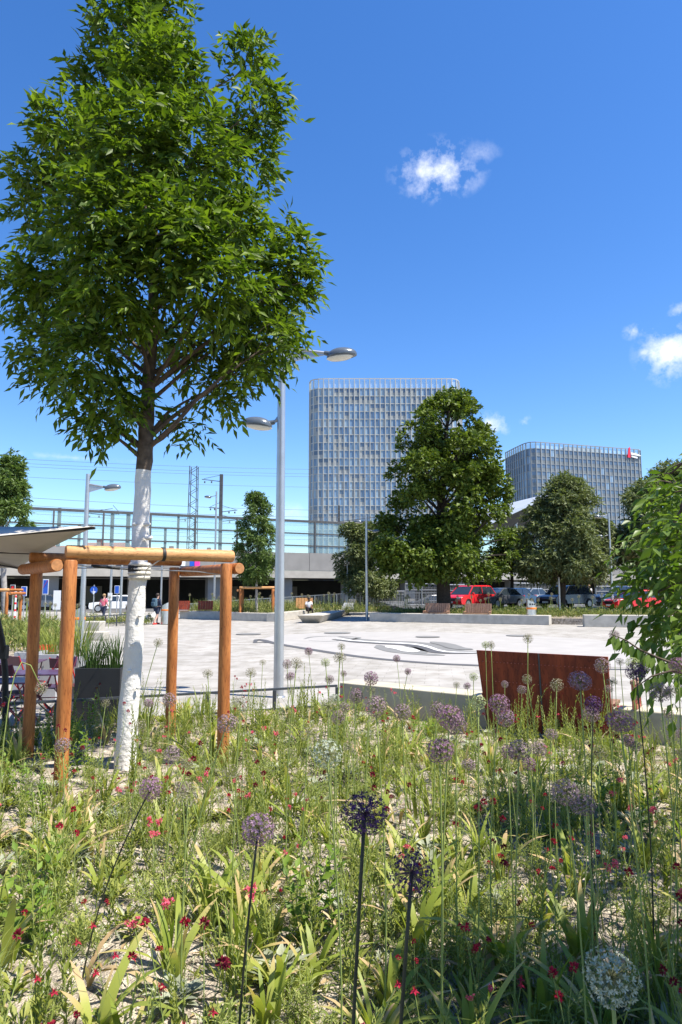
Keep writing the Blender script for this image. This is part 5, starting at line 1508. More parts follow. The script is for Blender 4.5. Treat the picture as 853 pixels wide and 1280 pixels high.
make_table('plum folding table between the two left guard posts', P0(38,840,.73), R(8), .95)
make_table('plum folding table cut by the left edge, nearest the flower bed', P0(2,850,.73), R(8), .8)
make_table('plum folding table farthest back beside the parasol mast', P0(22,826,.73), R(8), .8)
make_chair('wine-red folding chair with raised back showing between the guard posts', P0(48,858,.45), R(-70))
make_chair('wine-red folding chair in front of the middle table', P0(20,866,.45), R(160))
make_chair('bluish folding chair seen right behind the front guard post', P0(66,858,.45), R(-20), MT['table'])
make_chair('red-framed folding chair tucked beneath the middle table', P0(33,852,.45), R(150), MT['chair'], MT['red'])
make_chair('dark folding chair at the left edge below the nearest table', P0(6,868,.45), R(120), MT['table'])
make_chair('red folding chair hiding between front guard post and black planter', P0(90,856,.45), R(160), MT['chair'], MT['red'])
make_chair('red folding chair at the farthest table', P0(51,836,.45), R(10), MT['red'], MT['red'])

def blades(n, H, spread, w, mt, name, seed, seg=4, lean=.6, width_tip=.2):
    """a tuft of arching blades as one mesh with UV along each blade"""
    rr = np.random.default_rng(seed); V = []; Fq = []; UV = []
    for i in range(n):
        a = rr.random()*6.283; h = H*(.6+.5*rr.random()); b = np.array([math.cos(a),math.sin(a),0])*spread*rr.random()**.6*.4
        ld = np.array([math.cos(a+rr.normal()*.5), math.sin(a+rr.normal()*.5), 0]); ln = lean*(.3+rr.random())
        s = np.array([-ld[1],ld[0],0]); ww = w*(.7+.6*rr.random()); o = len(V)
        for k in range(seg+1):
            t_ = k/seg
            c = b + ld*h*ln*t_**1.8 + np.array([0,0,h*(t_-.42*ln*t_**2.6)])
            q = ww*(1-(1-width_tip)*t_**2) * (.55+.45*min(1,t_*3)) * (0.04 if k == seg else 1)
            V += [c - s*q/2 + np.array([0,0,q*.12]), c + s*q/2 + np.array([0,0,q*.12])]
        for k in range(seg): Fq.append((o+2*k,o+2*k+1,o+2*k+3,o+2*k+2)); UV.append([k/seg,k/seg,(k+1)/seg,(k+1)/seg])
    me = npmesh(name, np.array(V), np.array(Fq), mt, None, True)
    uv = me.uv_layers.new(name='UVMap')
    uv.data.foreach_set('uv', np.stack([np.zeros(len(Fq)*4), np.array(UV).ravel()],1).astype(np.float32).ravel())
    return me
gm = [blades(90,.75,.42,.012,MT['grass'],'grass_tuft',20+i,4,.45) for i in range(2)] + [blades(110,.62,.5,.014,MT['grass_dark'],'sedge_tuft',30+i,4,.4) for i in range(2)]
def planter(px0, px1, py_top, Y, dpt, H, mt, label, grp, tufts, rz=0):
    x0, x1 = xat(px0,Y,H), xat(px1,Y,H)
    t = thing('planter', label, 'planter', ((x0+x1)/2,Y+dpt/2,0), rz, grp)
    w = x1-x0; m = MB(); th = .03
    m.box((-w/2,-dpt/2,.03),(w/2,-dpt/2+th,H)); m.box((-w/2,dpt/2-th,.03),(w/2,dpt/2,H)); m.box((-w/2,-dpt/2+th,.03),(-w/2+th,dpt/2-th,H)); m.box((w/2-th,-dpt/2+th,.03),(w/2,dpt/2-th,H))
    m.build('box', mt, t, None, .006, world=False)
    m = MB(); m.box((-w/2+.03,-dpt/2+.03,.03),(w/2-.03,dpt/2-.03,H-.06)); m.build('soil', MT['soil'], t, world=False)
    m = MB(); m.box((-w/2+.05,-dpt/2+.05,0),(w/2-.05,dpt/2-.05,.03)); m.build('foot', MT['black'], t, world=False)
    for i, (f, me, s, lb_) in enumerate(tufts):
        o = obj('ornamental_grass', me, None, ((x0+x1)/2+(f-.5)*w, Y+dpt/2, H-.07)); o.scale = (s,s,s); o.rotation_euler = (0,0,random.random()*6)
        tag(o, lb_, 'grass plant', 'grasses in the terrace planters')
planter(94,151,839,9.9,.5,.80,MT['planter_black'],'black planter box beside the white trunk',None,[(.25,gm[2],.95,'dark grass tuft at the left end of the black planter'),(.78,gm[3],1.0,'dark grass tuft at the right end of the black planter')])
planter(18,46,817,12.4,.5,.80,MT['planter_grey'],'grey planter box behind the parasol mast and tables','grey planters',[(.6,gm[0],1.0,'pale grass tuft in the grey planter near the left edge')])
planter(47,72,815,12.0,.5,.80,MT['planter_grey'],'grey planter box between the two left guard posts','grey planters',[(.5,gm[1],1.0,'pale grass tuft showing between the two left guard posts')])
planter(84,99,822,10.9,.5,.86,MT['planter_grey'],'narrow grey planter box beside the black planter','grey planters',[(.5,gm[0],1.15,'tall pale grass tuft left of the black planter')])


# ================================================================== FLOWER BED
def star_head(mt, core, n, seed, rin=.55, petal=.020, pw=.006, star=6, jit=.08):
    """allium umbel of radius 1: thin spokes, each ending in a small star floret"""
    r = np.random.default_rng(seed)
    k = np.arange(n)+.5; ph = np.arccos(1-2*k/n); th = math.pi*(1+5**.5)*k
    D = np.stack([np.cos(th)*np.sin(ph), np.sin(th)*np.sin(ph), np.cos(ph)],1); D = nrm(D + r.normal(size=(n,3))*jit)
    rad = 1 - .16*r.random(n)**2 - .05*r.random(n)
    E = D*rad[:,None]
    U = nrm(np.cross(D, r.normal(size=(n,3)))); W = np.cross(D,U)
    VS=[];FS=[];o=0
    w=.011
    V = np.stack([D*.02+U*w*.6, D*.02-U*w*.6, E*.98-U*w, E*.98+U*w],1).reshape(-1,3); VS.append(V); FS.append(np.arange(n*4).reshape(-1,4)); o+=n*4
    V = np.stack([D*.02+W*w*.6, D*.02-W*w*.6, E*.98-W*w, E*.98+W*w],1).reshape(-1,3); VS.append(V); FS.append(np.arange(n*4).reshape(-1,4)+o); o+=n*4
    mi=[1]*(2*n)
    for q in range(star):
        a = 2*math.pi*q/star + r.random(n)*.8
        dr = nrm(U*np.cos(a)[:,None] + W*np.sin(a)[:,None] + D*.45)
        sd = nrm(np.cross(dr,D))
        L = petal*(.8+.5*r.random(n))[:,None]
        V = np.stack([E - sd*pw*.3, E+dr*L*.55+sd*pw, E+dr*L, E+dr*L*.55-sd*pw],1).reshape(-1,3)
        VS.append(V); FS.append(np.arange(n*4).reshape(-1,4)+o); o+=n*4; mi+=[0]*n
    V = np.concatenate(VS); Fq=np.concatenate(FS)
    return npmesh('flower_head', V, Fq, [mt,core], mi)
HEADS = {}
for nm, mt, core, n, pt, pw in (('fresh','al_fresh','al_core',135,.18,.036),('violet','al_violet','al_core',140,.18,.038),('dull','al_dull','al_core',125,.17,.034),
        ('grey','al_grey','al_core',95,.13,.032),('green','al_green','al_core',100,.15,.036),('dark','al_dark_shaded','al_core_shaded',130,.16,.034),('seed','al_dark_shaded','al_core_shaded',105,.085,.04),('white','al_white','al_core',120,.16,.036),('loose','al_grey','al_core',85,.13,.022)):
    HEADS[nm] = [star_head(MT[mt], MT[core], n, 50+q, petal=pt, pw=pw, jit=.08 if nm!='loose' else .2) for q in (0,1)]
DIA = {'fresh':.095,'violet':.10,'dull':.095,'grey':.078,'green':.078,'dark':.088,'seed':.095,'white':.10,'loose':.105}
TINT = {'fresh':'purple','violet':'violet','dull':'dusky purple','grey':'dried grey-brown','green':'pale green','dark':'nearly black violet','seed':'black spoked','white':'white','loose':'sparse greenish'}
ALL = [ # px, py, diameter, kind, label
 (314,841,14,'grey','small dried grey-brown allium alone left of the near lamp post'),
 (301,878,24,'loose','sparse greenish allium low beside the right front guard post'),
 (359,830,12,'dull','dusty pink allium touching the right side of the lamp post, leftmost of a close pair'),
 (371,829,16,'grey','round grey-brown allium, right one of the close pair beside the lamp post'),
 (363,845,12,'fresh','bright purple small allium below the close pair beside the lamp post'),
 (386,814,11,'fresh','tall thin pink-purple allium topping all others right of the lamp post'),
 (407,828,13,'green','pale green young allium between the pink one and the stacked grey pair'),
 (425,822,17,'grey','lower head of two grey alliums stacked before the paving'),
 (427,808,11,'grey','upper head of two grey alliums stacked before the paving'),
 (412,849,12,'dull','small dull purple allium at the corner where rail meets low wall'),
 (464,848,18,'fresh','bright purple allium in front of the left end of the low wall'),
 (411,883,24,'loose','dark sparse allium left of the white-green one'),
 (418,874,14,'white','whitish green allium among dusky ones below the wall corner'),
 (446,870,18,'dull','brownish purple allium just below the wall corner'),
 (423,897,18,'dull','grey-purple allium under the whitish green one'),
 (386,916,26,'loose','sparse greyish green allium left of the big silvery one'),
 (409,942,36,'white','big silvery green allium ball in the middle of the bed'),
 (470,883,28,'dull','large brown-purple allium below the left part of the low wall'),
 (496,823,10,'fresh','small purple allium standing alone against the pale paving'),
 (503,890,22,'dull','dull purple allium right of the large brown-purple one'),
 (546,887,20,'dull','dull brownish allium behind the tall bright purple pair'),
 (562,896,33,'fresh','large bright purple allium left of the rust-red bench'),
 (571,906,26,'dull','faded allium overlapping the large bright purple one'),
 (550,938,33,'fresh','large pinkish purple allium below the bright purple pair'),
 (571,856,10,'grey','small grey allium in front of the white wall top left of the bench'),
 (592,846,11,'green','small pale green allium close to the left edge of the bench'),
 (598,878,22,'green','fuller pale green allium at the foot of the bench'),
 (607,806,11,'green','pale green left head of a pair above the bench corner'),
 (614,806,11,'grey','grey right head of a pair above the bench corner'),
 (624,880,25,'fresh','dusky purple allium in front of the lower left bench corner'),
 (632,897,24,'violet','vivid violet allium beside the dusky one at the bench foot'),
 (649,938,30,'dull','faded allium in the pebbly strip below the bench'),
 (660,798,14,'grey','tall dried allium rising above the rusty bench top'),
 (659,849,13,'grey','dried allium seen against the middle of the rusty bench'),
 (696,856,17,'grey','grey-green allium seen against the right half of the bench'),
 (725,851,28,'violet','large violet allium in front of the right half of the bench'),
 (753,832,20,'dull','grey-purple allium at the top right corner of the bench'),
 (742,881,22,'dark','dark half-shaded allium low against the bench right half'),
 (739,893,22,'dull','dusky allium just below the dark one against the bench'),
 (768,794,13,'dull','pinkish tall allium right of the bench before the paving'),
 (775,827,12,'grey','small grey-pink allium above the bench armrest'),
 (791,829,18,'green','pale green allium peeping from behind the blackish one at right'),
 (795,840,24,'dark','blackish purple allium on a dark stem right of the bench'),
 (805,832,18,'dull','faded allium right behind the blackish purple one'),
 (775,902,34,'fresh','large flattened purple allium below the bench right corner'),
 (765,852,14,'grey','thin grey allium by the bench armrest'),
 (825,865,26,'dull','loose pinkish grey allium in front of the low wall at right'),
 (838,864,18,'grey','pale allium overlapping the loose pinkish one at right'),
 (848,832,22,'fresh','purple allium at the right edge above the others'),
 (850,852,16,'dull','dusky allium at the right edge below the purple one'),
 (852,918,14,'dull','small allium cut by the right edge in front of the wall'),
 (456,1017,54,'dark','violet allium ball coloured dark for shade on a long stem in the centre foreground'),
 (515,1090,60,'seed','spoked allium seed head coloured dark for shade lowest in the centre foreground'),
 (707,990,34,'dull','dusky allium left of an overlapping pair in the right half of the bed'),
 (729,1006,30,'dull','dusky allium right of an overlapping pair in the right half of the bed'),
 (764,1222,66,'white','big white allium in deep shade near the lower right corner'),
 (79,931,20,'dull','purple-brown allium in front of the front guard post foot'),
 (189,985,29,'fresh','purple allium on a leaning stem below the white trunk'),
 (323,1036,41,'violet','large mauve allium on a dark stem in the left middle of the bed'),
 (215,943,22,'dull','loose pinkish allium below the right rear guard post'),
 (39,977,24,'loose','sparse greenish allium at far left in front of the guard'),
 (236,992,30,'loose','sparse greenish allium right of the one on the leaning stem'),
 (284,904,26,'dull','brownish allium in front of the right front guard post'),
 (288,967,25,'loose','sparse greenish allium at the foot of the right front guard post'),
 (198,803,12,'grey','dried allium leaning right behind the white trunk'),
 (212,875,18,'dull','purple-brown allium touching the right rear guard post'),
 (52,860,16,'grey','tan allium bowing on an arched yellow stem before the left rear guard post'),
 (260,842,13,'grey','grey-green allium between rear and front guard posts at right'),
]
LEAN = {(189,985):(-.28,.05),(198,803):(-.22,0),(52,860):(-.16,-.12),(215,943):(.25,0),(284,904):(-.22,0),(456,1017):(-.075,.02),(515,1090):(-.08,.02),(323,1036):(-.06,.0)}
heads_used = 0
for i, (px, py, d, kd, lab) in enumerate(ALL):
    dia = DIA[kd]; Y = F*dia/d
    if Y > 7.2: Y = 7.2 if px > 560 else 8.6
    if px > 560 and Y > 6.6: Y = 6.6
    if px < 300 and py > 860 and Y < 5.5 and (px < 230): Y = Y
    c = at(px, py, Y)
    dia = d/F*Y
    for _ in range(20):
        if inbed(c.x, c.y): break
        Y *= .96; c = at(px,py,Y); dia = d/F*Y
    lx, ly = LEAN.get((px,py), (random.uniform(-.05,.05), random.uniform(-.05,.05)))
    bx, by = c.x+lx, c.y+ly
    z0 = bedz(bx,by)
    t = thing('allium', lab, 'allium', (bx,by,z0), 0, 'alliums in the flower bed')
    base = Vector((bx,by,z0-.01)); arch = (px,py) == (52,860)
    pts = []
    for k in range(9):
        s = k/8; q = base.lerp(c, s)
        if arch: q = base + Vector(((c.x-base.x)*s**3, (c.y-base.y)*s**3, (c.z-base.z)*(1.36*math.sin(s*math.pi*.5)-.36*s**4)))
        else: q.x += math.sin(math.pi*s)*lx*.25; q.z += 0
        pts.append(q)
    sr = .0030 if d < 40 else .0036
    dk = kd in ('dark','seed') or (px,py) in ((323,1036),(189,985))
    wx, wy = random.uniform(-.035,.035), random.uniform(-.02,.02)
    if not arch: pts = [p + Vector((wx,wy,0))*math.sin(math.pi*k/8)*(1-.4*k/8) for k, p in enumerate(pts)]
    m = MB(); m.path(pts, [sr*1.25]*3+[sr]*6, 7); m.build('stem', MT['stem_dark_shaded'] if dk else MT['stem'], t, True)
    h = obj('flower_head', HEADS[kd][i%2], t, c-t.location); h.scale = (dia/2*random.uniform(.9,1.05),dia/2*random.uniform(.9,1.05),dia/2*random.uniform(.8,1.0) if (px,py)!=(775,902) else dia/2*.72)
    h.rotation_euler = (random.uniform(-.25,.25),random.uniform(-.25,.25),random.random()*6)

for i in range(30):
    for _ in range(50):
        y = random.uniform(3.2,7.6); x = random.uniform(-.36,.5)*y
        if inbed(x,y+.15) and math.hypot(x+2.2,y-7) > .5: break
    z0 = bedz(x,y); H_ = random.uniform(.62,.95); kd = random.choice(('dull','grey','loose','dull','fresh'))
    px_ = 426.5+F*x/y; zn = 'left of centre' if px_ < 380 else ('in the middle' if px_ < 560 else 'at right')
    t = thing('allium', 'small faded allium half sunk among the leaves of the bed '+zn, 'allium', (x,y,z0), 0, 'faded alliums among the leaves '+zn)
    e = Vector((x+random.uniform(-.1,.1), y+random.uniform(-.1,.1), z0+H_)); w_ = Vector((random.uniform(-.04,.04),random.uniform(-.04,.04),0))
    m = MB(); m.path([Vector((x,y,z0)).lerp(e,k/6)+w_*math.sin(math.pi*k/6) for k in range(7)], .003, 6); m.build('stem', MT['stem'], t, True)
    h = obj('flower_head', HEADS[kd][i%2], t, e-t.location); r_ = random.uniform(.032,.048); h.scale = (r_,r_,r_*random.uniform(.75,1)); h.rotation_euler = (random.uniform(-.4,.4),random.uniform(-.4,.4),random.random()*6)
# ---- plant prototypes (built once, copied through the bed)
class PL:
    """collects leaf and stem geometry of one plant"""
    def __init__(s, seed): s.g = []; s.mi = []; s.r = np.random.default_rng(seed)
    def leaves(s, P, D, N, L, W, mi=0, fold=.2, wide=.42):
        V, Fq = leafgeo(np.asarray(P,float), np.asarray(D,float), np.asarray(N,float), L, W, fold, wide); s.g.append((V,Fq)); s.mi += [mi]*len(Fq)
    def stem(s, pts, r, mi=1, n=4):
        m = MB(); m.path(pts, r, n, False); s.g.append((np.array([list(p) for p in m.v]), np.array(m.f))); s.mi += [mi]*len(m.f)
    def mesh(s, name, mats): V, Fq = join(s.g); return npmesh(name, V, Fq, mats, s.mi)
def stem_curve(r, H, lean, x=0, y=0):
    a = r.random()*6.283
    return [Vector((x+math.cos(a)*lean*H*(k/6)**1.6, y+math.sin(a)*lean*H*(k/6)**1.6, H*k/6)) for k in range(7)]
def on(pts, t):
    s = t*(len(pts)-1); k = min(int(s), len(pts)-2); return pts[k].lerp(pts[k+1], s-k), (pts[k+1]-pts[k]).normalized()
def leafy(seed, H, ns, nl, L, W, mt, up=.5, r=.0022, spread=.05, lean=.2, start=.08, taper=.5, tipbud=False):
    p = PL(seed); R_ = p.r
    for q in range(ns):
        a = R_.random()*6.283; d = spread*R_.random()
        c = stem_curve(R_, H*(.65+.45*R_.random()), lean*(.4+R_.random()), math.cos(a)*d, math.sin(a)*d)
        p.stem(c, [r]*4+[r*.7]*3)
        P=[];D=[];N=[];LL=[];WW=[]
        for k in range(nl):
            t_ = start + (1-start)*(k+R_.random()*.6)/nl; pt, tg_ = on(c, min(t_,.999)); an = k*2.4 + R_.random()
            o_ = Vector((math.cos(an),math.sin(an),0))
            P.append(pt); D.append(o_ + tg_*up*(1+1.2*t_) + Vector(R_.normal(size=3)*.15)); N.append(Vector((0,0,1))+o_*-.3+Vector(R_.normal(size=3)*.25))
            sc = (1-taper*t_)*(.75+.5*R_.random()); LL.append(L*sc); WW.append(W*sc)
        p.leaves(P,D,N,np.array(LL),np.array(WW))
    return p.mesh('leafy_plant', [mt, MT['stem']])
def feathery(seed, H, Rr, n, L, W, mt):
    p = PL(seed); R_ = p.r
    for q in range(n):
        a = R_.random()*6.283; d = Rr*R_.random()**.6; h = H*(.4+.6*R_.random())*(1-.4*(d/Rr)**2)
        c = [Vector((math.cos(a)*d*(.25+.75*k/5), math.sin(a)*d*(.25+.75*k/5), h*(k/5)**.8)) for k in range(6)]
        P=[];D=[];N=[]
        for k in range(24):
            t_ = .25+.75*k/24; pt, tg_ = on(c, min(t_,.999)); sgn = 1 if k%2 else -1
            s_ = tg_.cross(Vector((0,0,1))+Vector(R_.normal(size=3)*.5)); 
            P.append(pt); D.append(s_.normalized()*sgn + tg_*.7 + Vector(R_.normal(size=3)*.35)); N.append(Vector((0,0,1))+Vector(R_.normal(size=3)*.5))
        p.leaves(P,D,N,L*(.6+.8*R_.random(24)),W)
        p.stem(c, .0012, n=3)
    return p.mesh('feathery_plant', [mt, MT['stem']])
def rosette(seed, n, L, W, mt, up=.7):
    p = PL(seed); R_ = p.r
    a = R_.random(n)*6.283; e = up*(.3+R_.random(n))
    D = np.stack([np.cos(a),np.sin(a),e],1); P = D*np.array([.03,.03,.0])*R_.random((n,1)) + np.array([0,0,.005]) + np.stack([0*a,0*a,.05*R_.random(n)],1)
    p.leaves(P,D,np.stack([-np.cos(a)*e,-np.sin(a)*e,np.ones(n)],1)+R_.normal(size=(n,3))*.2,L*(.55+.6*R_.random(n)),W*(.7+.5*R_.random(n)),0,.18,.55)
    return p.mesh('rosette', [mt, MT['stem']])
PRO = {}
def proto(kind, meshes): PRO[kind] = meshes
proto('strap', [blades(9+i, .36, .10, .034, MT['strapleaf'], 'strap_leaf_clump', 60+i, 6, .75, .35) for i in range(6)])
proto('thin', [blades(26, .42, .12, .008, MT['grass'], 'thin_leaf_clump', 70+i, 5, .55, .3) for i in range(5)])
proto('slender', [leafy(80+i, .46, 4, 26, .055, .011, MT['stemleaf'], .7, spread=.06, lean=.25) for i in range(6)])
proto('feather', [feathery(90+i, .24, .15, 26, .03, .005, MT['feather']) for i in range(4)])
proto('silver', [rosette(100+i, 46, .105, .030, MT['silver'], .6) for i in range(4)])
proto('broad', [leafy(110+i, .44, 7, 15, .075, .034, MT['broad'], .35, spread=.12, lean=.3, taper=.35) for i in range(4)])
proto('erect', [leafy(120+i, .52, 5, 34, .05, .018, MT['olive'] if i==9 else MT['stemleaf'], 1.1, spread=.09, lean=.15, taper=.6) for i in range(4)])
proto('dry', [blades(4, .30, .06, .030, MT['straw'], 'dry_leaves', 130+i, 6, 1.1, .3) for i in range(3)])
proto('low', [rosette(140+i, 30, .07, .026, MT['stemleaf'], .8) for i in range(4)])
NAMES = dict(strap='strap_leaf_clump', thin='thin_leaf_clump', slender='slender_stem_plant', feather='feathery_plant', silver='silver_plant', broad='broad_leaf_plant', erect='erect_leafy_plant', dry='dry_leaf_clump', low='low_rosette')
DESC = dict(strap='clump of yellow-green strap leaves with browning tips', thin='tuft of thin arching green leaves', slender='slender-stemmed plant with narrow leaves', feather='cushion of fine feathery pale green leaves',
   silver='low clump of felted silver-grey leaves', broad='bushy bright green broad-leaved plant', erect='upright plant with many small leaves', dry='withered tan strap leaves', low='low green leaf rosette')
CATS = dict(strap='bulb foliage', thin='grass plant', slender='flower plant', feather='feathery plant', silver='silver plant', broad='leafy plant', erect='leafy plant', dry='dry leaves', low='leaf rosette')
def zone(x, y):
    px = 426.5 + F*x/y
    if y < 3.1:
        if px < 300: return 'in the lower left foreground'
        if px < 560: return 'in the lower middle foreground'
        return 'in the shaded lower right foreground'
    if y < 5.2:
        if px < 300: return 'in the sunny left half of the bed'
        if px < 560: return 'in the middle of the bed'
        return 'in the right half of the bed'
    if px < 330: return 'around the wooden tree guard'
    if px < 580: return 'before the left part of the low wall'
    return 'before the rust-red bench'
placed = []
def free(x, y, r):
    for (a,b,q) in placed:
        if (a-x)**2+(b-y)**2 < (r+q)**2: return False
    return True
def blocked(x, y):
    if math.hypot(x+2.22,y-6.98) < .26: return True
    for c in (FL,FR,BR,BL):
        if math.hypot(x-c.x,y-c.y) < .12: return True
    return False
def sow(kind, n, rmin, smin, smax, dens=None, ymin=1.55, ymax=10.0):
    k = 0; tries = 0
    while k < n and tries < n*60:
        tries += 1
        y = ymin + (ymax-ymin)*random.random()**1.15; x = random.uniform(-.60,.60)*y + random.uniform(-.2,.2) + (random.uniform(0,1.5) if random.random() < .14 else 0)
        if not inbed(x,y) or not inbed(x,y+.22) or not inbed(x+.15,y+.15) or blocked(x,y): continue
        if dens and random.random() > dens(x,y): continue
        if not free(x,y,rmin): continue
        placed.append((x,y,rmin)); s = random.uniform(smin,smax)
        z_ = zone(x,y); me = random.choice(PRO[kind])
        o = obj(NAMES[kind], me, None, (x,y,bedz(x,y)-.005)); o.rotation_euler = (random.uniform(-.08,.08),random.uniform(-.08,.08),random.random()*6.283); o.scale = (s,s,s*random.uniform(.85,1.1))
        tag(o, DESC[kind]+' '+z_, CATS[kind], NAMES[kind].replace('_',' ')+'s '+z_); k += 1
def px_of(x,y): return 426.5 + F*x/y
def d_bare(x,y):    # barer gravel lower left, around the trunk and in drifts
    p = px_of(x,y); v = 1.0
    if p < 260 and 2.0 < y < 3.6: v *= .45
    if math.hypot(x+2.2,y-6.6) < .8: v *= .25
    v *= .45 + .55*(math.sin(x*2.3+1)*math.cos(y*1.9-x) > -.25)
    return v
sow('broad', 16, .10, .8, 1.25, lambda x,y: 1 if px_of(x,y) < 135 and y > 3.2 else .05)
sow('strap', 165, .08, .75, 1.2, lambda x,y: d_bare(x,y)*(1.0 if y < 5.0 else .45))
sow('erect', 105, .07, .8, 1.25, lambda x,y: d_bare(x,y)*(1 if y > 4.2 else .35))
sow('slender', 250, .05, .75, 1.35, lambda x,y: d_bare(x,y)*(1 if y > 4.2 else .45))
sow('thin', 80, .06, .7, 1.2, d_bare)
sow('feather', 150, .06, .7, 1.3, d_bare)
sow('silver', 100, .06, .7, 1.4, d_bare)
sow('dry', 85, .04, .7, 1.3, d_bare)
sow('low', 220, .03, .6, 1.4, d_bare)

# ---- red flowers
def pom(mt, seed, n, Rr, L, W):
    r = np.random.default_rng(seed); D = nrm(r.normal(size=(n,3))+np.array([0,0,.5])); P = D*Rr*.35
    V, Fq = leafgeo(P, D+r.normal(size=(n,3))*.2, np.cross(D, r.normal(size=(n,3))), L*(.7+.6*r.random(n)), W, .15, .6); return V, Fq
def columbine(mt, seed):
    V, Fq = [], []
    r = np.random.default_rng(seed); a = np.arange(5)*2*math.pi/5
    D = np.stack([np.cos(a),np.sin(a),-.25+.2*r.random(5)],1)
    A = leafgeo(np.zeros((5,3)), D, np.tile([0,0,1.],(5,1)), .026, .013)
    D2 = np.stack([np.cos(a+.6)*.4,np.sin(a+.6)*.4,np.ones(5)],1); B = leafgeo(np.zeros((5,3)), D2, D, .028, .005)
    return join([A,B])
FLW = {}
def flower_proto(kind, petal, seed):
    r = np.random.default_rng(seed); random.seed(seed)
    H = {'scabious':.62,'valerian':.46,'columbine':.50}[kind]
    nb = {'scabious':3,'valerian':2,'columbine':2}[kind]
    p = PL(seed); blooms = []
    main = stem_curve(r, H, .16); p.stem(main, [.0022]*4+[.0016]*3)
    tips = [main[-1]]
    for b in range(nb-1):
        st_, _ = on(main, .45+.2*r.random()); e = st_ + Vector((r.normal()*.09, r.normal()*.09, H*(.25+.25*r.random()))); p.stem([st_, st_.lerp(e,.5)+Vector((r.normal()*.01,r.normal()*.01,.0)), e], .0013, n=3); tips.append(e)
    n = 14; P=[];D=[];N=[]
    for k in range(n):
        pt, tg_ = on(main, .04+.5*k/n); an = k*2.4; o_ = Vector((math.cos(an),math.sin(an),0)); P.append(pt); D.append(o_+tg_*.5); N.append(Vector((0,0,1)))
    p.leaves(P,D,N,.05*(.6+.6*r.random(n)),.012)
    stem_me = p.mesh('stem', [MT['stemleaf'], MT['stem']])
    for q, tp in enumerate(tips):
        if kind == 'columbine': V, Fq = columbine(petal, seed+q)
        elif kind == 'scabious': V, Fq = pom(petal, seed+q, 46, .013, .0135, .007)
        else:
            gs = [pom(petal, seed+q*7+w, 22, .010, .011, .006) for w in range(4)]
            gs = [(v+np.array([r.normal()*.010,r.normal()*.010,r.normal()*.006]), f) for v,f in gs]; V, Fq = join(gs)
        blooms.append((npmesh('bloom', V, Fq, petal), tp))
    return stem_me, blooms
FDES = {('scabious','maroon'):'thin-stemmed flower with dark maroon button heads',('scabious','crimson'):'thin-stemmed flower with crimson button heads',('valerian','rosered'):'flower with rose-red tufted heads',('valerian','crimson'):'flower with deep red tufted heads',('columbine','crimson'):'columbine with spurred red flowers'}
fcount = {}
def sow_flowers(kind, colr, n, smin, smax, ymin=1.9, ymax=9.8, dens=None):
    protos = [flower_proto(kind, MT[colr], hash_(kind,colr)+q) for q in range(4)]
    random.seed(hash_(kind,colr)+99)
    firsts = {}
    k = 0; tries = 0
    while k < n and tries < 9000:
        tries += 1
        y = ymin + (ymax-ymin)*random.random(); x = random.uniform(-.58,.58)*y
        if not inbed(x,y+.2) or not inbed(x+.1,y+.1) or blocked(x,y): continue
        if dens and random.random() > dens(x,y): continue
        q = random.randrange(4); z_ = zone(x,y); lab = FDES[(kind,colr)]+' '+z_; grp = FDES[(kind,colr)].replace('flower with','flowers with')+' '+z_
        if q not in firsts:
            t = thing('columbine' if kind=='columbine' else 'red_flower', lab, 'flower', (x,y,bedz(x,y)), random.random()*6.28, grp)
            sm_, bl = protos[q]; obj('stem', sm_, t)
            for me_, tp in bl: obj('bloom', me_, t, tp)
            firsts[q] = t
        else:
            t = copy_tree(firsts[q]); t.location = (x,y,bedz(x,y)); t.rotation_euler = (0,0,random.random()*6.28); t['label'] = lab; t['group'] = grp
        s = random.uniform(smin,smax); t.scale = (s,s,s); k += 1
def hash_(a,b): return sum(ord(c)*(i+3) for i,c in enumerate(a+b)) % 997
sow_flowers('scabious','maroon',30,.75,1.1)
sow_flowers('scabious','crimson',40,.6,1.0)
sow_flowers('valerian','rosered',60,.65,1.1)
sow_flowers('valerian','crimson',30,.55,.95)
sow_flowers('columbine','crimson',9,.6,.8,1.9,4.0)
random.seed(11)

# ---- uncountable low growth between the plants
n = 24000
y = 1.5 + 8.6*rng.random(n)**1.25; x = rng.uniform(-.68,.68,n)*y + rng.uniform(-.5,.9,n)*(rng.random(n)<.3)
keep = np.array([inbed(a,b+.08) and not blocked(a,b) and random.random() < d_bare(a,b)*(.35+.65*(math.sin(a*5.1+b*2)*math.sin(b*4.3-a*1.7) > -.1)) for a,b in zip(x,y)])
x = x[keep]; y = y[keep]; z = np.array([bedz(a,b) for a,b in zip(x,y)]); n = len(x)
g = []; mi = []
for q in range(5):
    a = rng.random(n)*6.283; P = np.stack([x+rng.normal(size=n)*.015, y+rng.normal(size=n)*.015, z],1); D = np.stack([np.cos(a),np.sin(a),.5+1.3*rng.random(n)],1)
    v, f = leafgeo(P, D, np.array([0,0,1.])+rng.normal(size=(n,3))*.4, .02+.075*rng.random(n)**1.6, .006+.008*rng.random(n)); g.append((v,f)); mi += list(np.repeat((rng.random(n)*3.2).astype(int).clip(0,2),2))
V, Fq = join(g)
struct(obj('ground_cover', npmesh('ground_cover', V, Fq, [MT['feather'],MT['stemleaf'],MT['silver']], mi)), 'stuff')
n = 900; y = 1.6+6*rng.random(n)**1.3; x = rng.uniform(-.6,.6,n)*y; a = rng.random(n)*6.283
P = np.stack([x,y,np.array([bedz(p,q) for p,q in zip(x,y)])+.006],1)
V, Fq = leafgeo(P, np.stack([np.cos(a),np.sin(a),.1*rng.random(n)],1), np.array([0,0,1.])+rng.normal(size=(n,3))*.25, .03+.07*rng.random(n), .006+.016*rng.random(n))
struct(obj('fallen_leaves', npmesh('fallen_leaves', V, Fq, MT['straw'])), 'stuff')

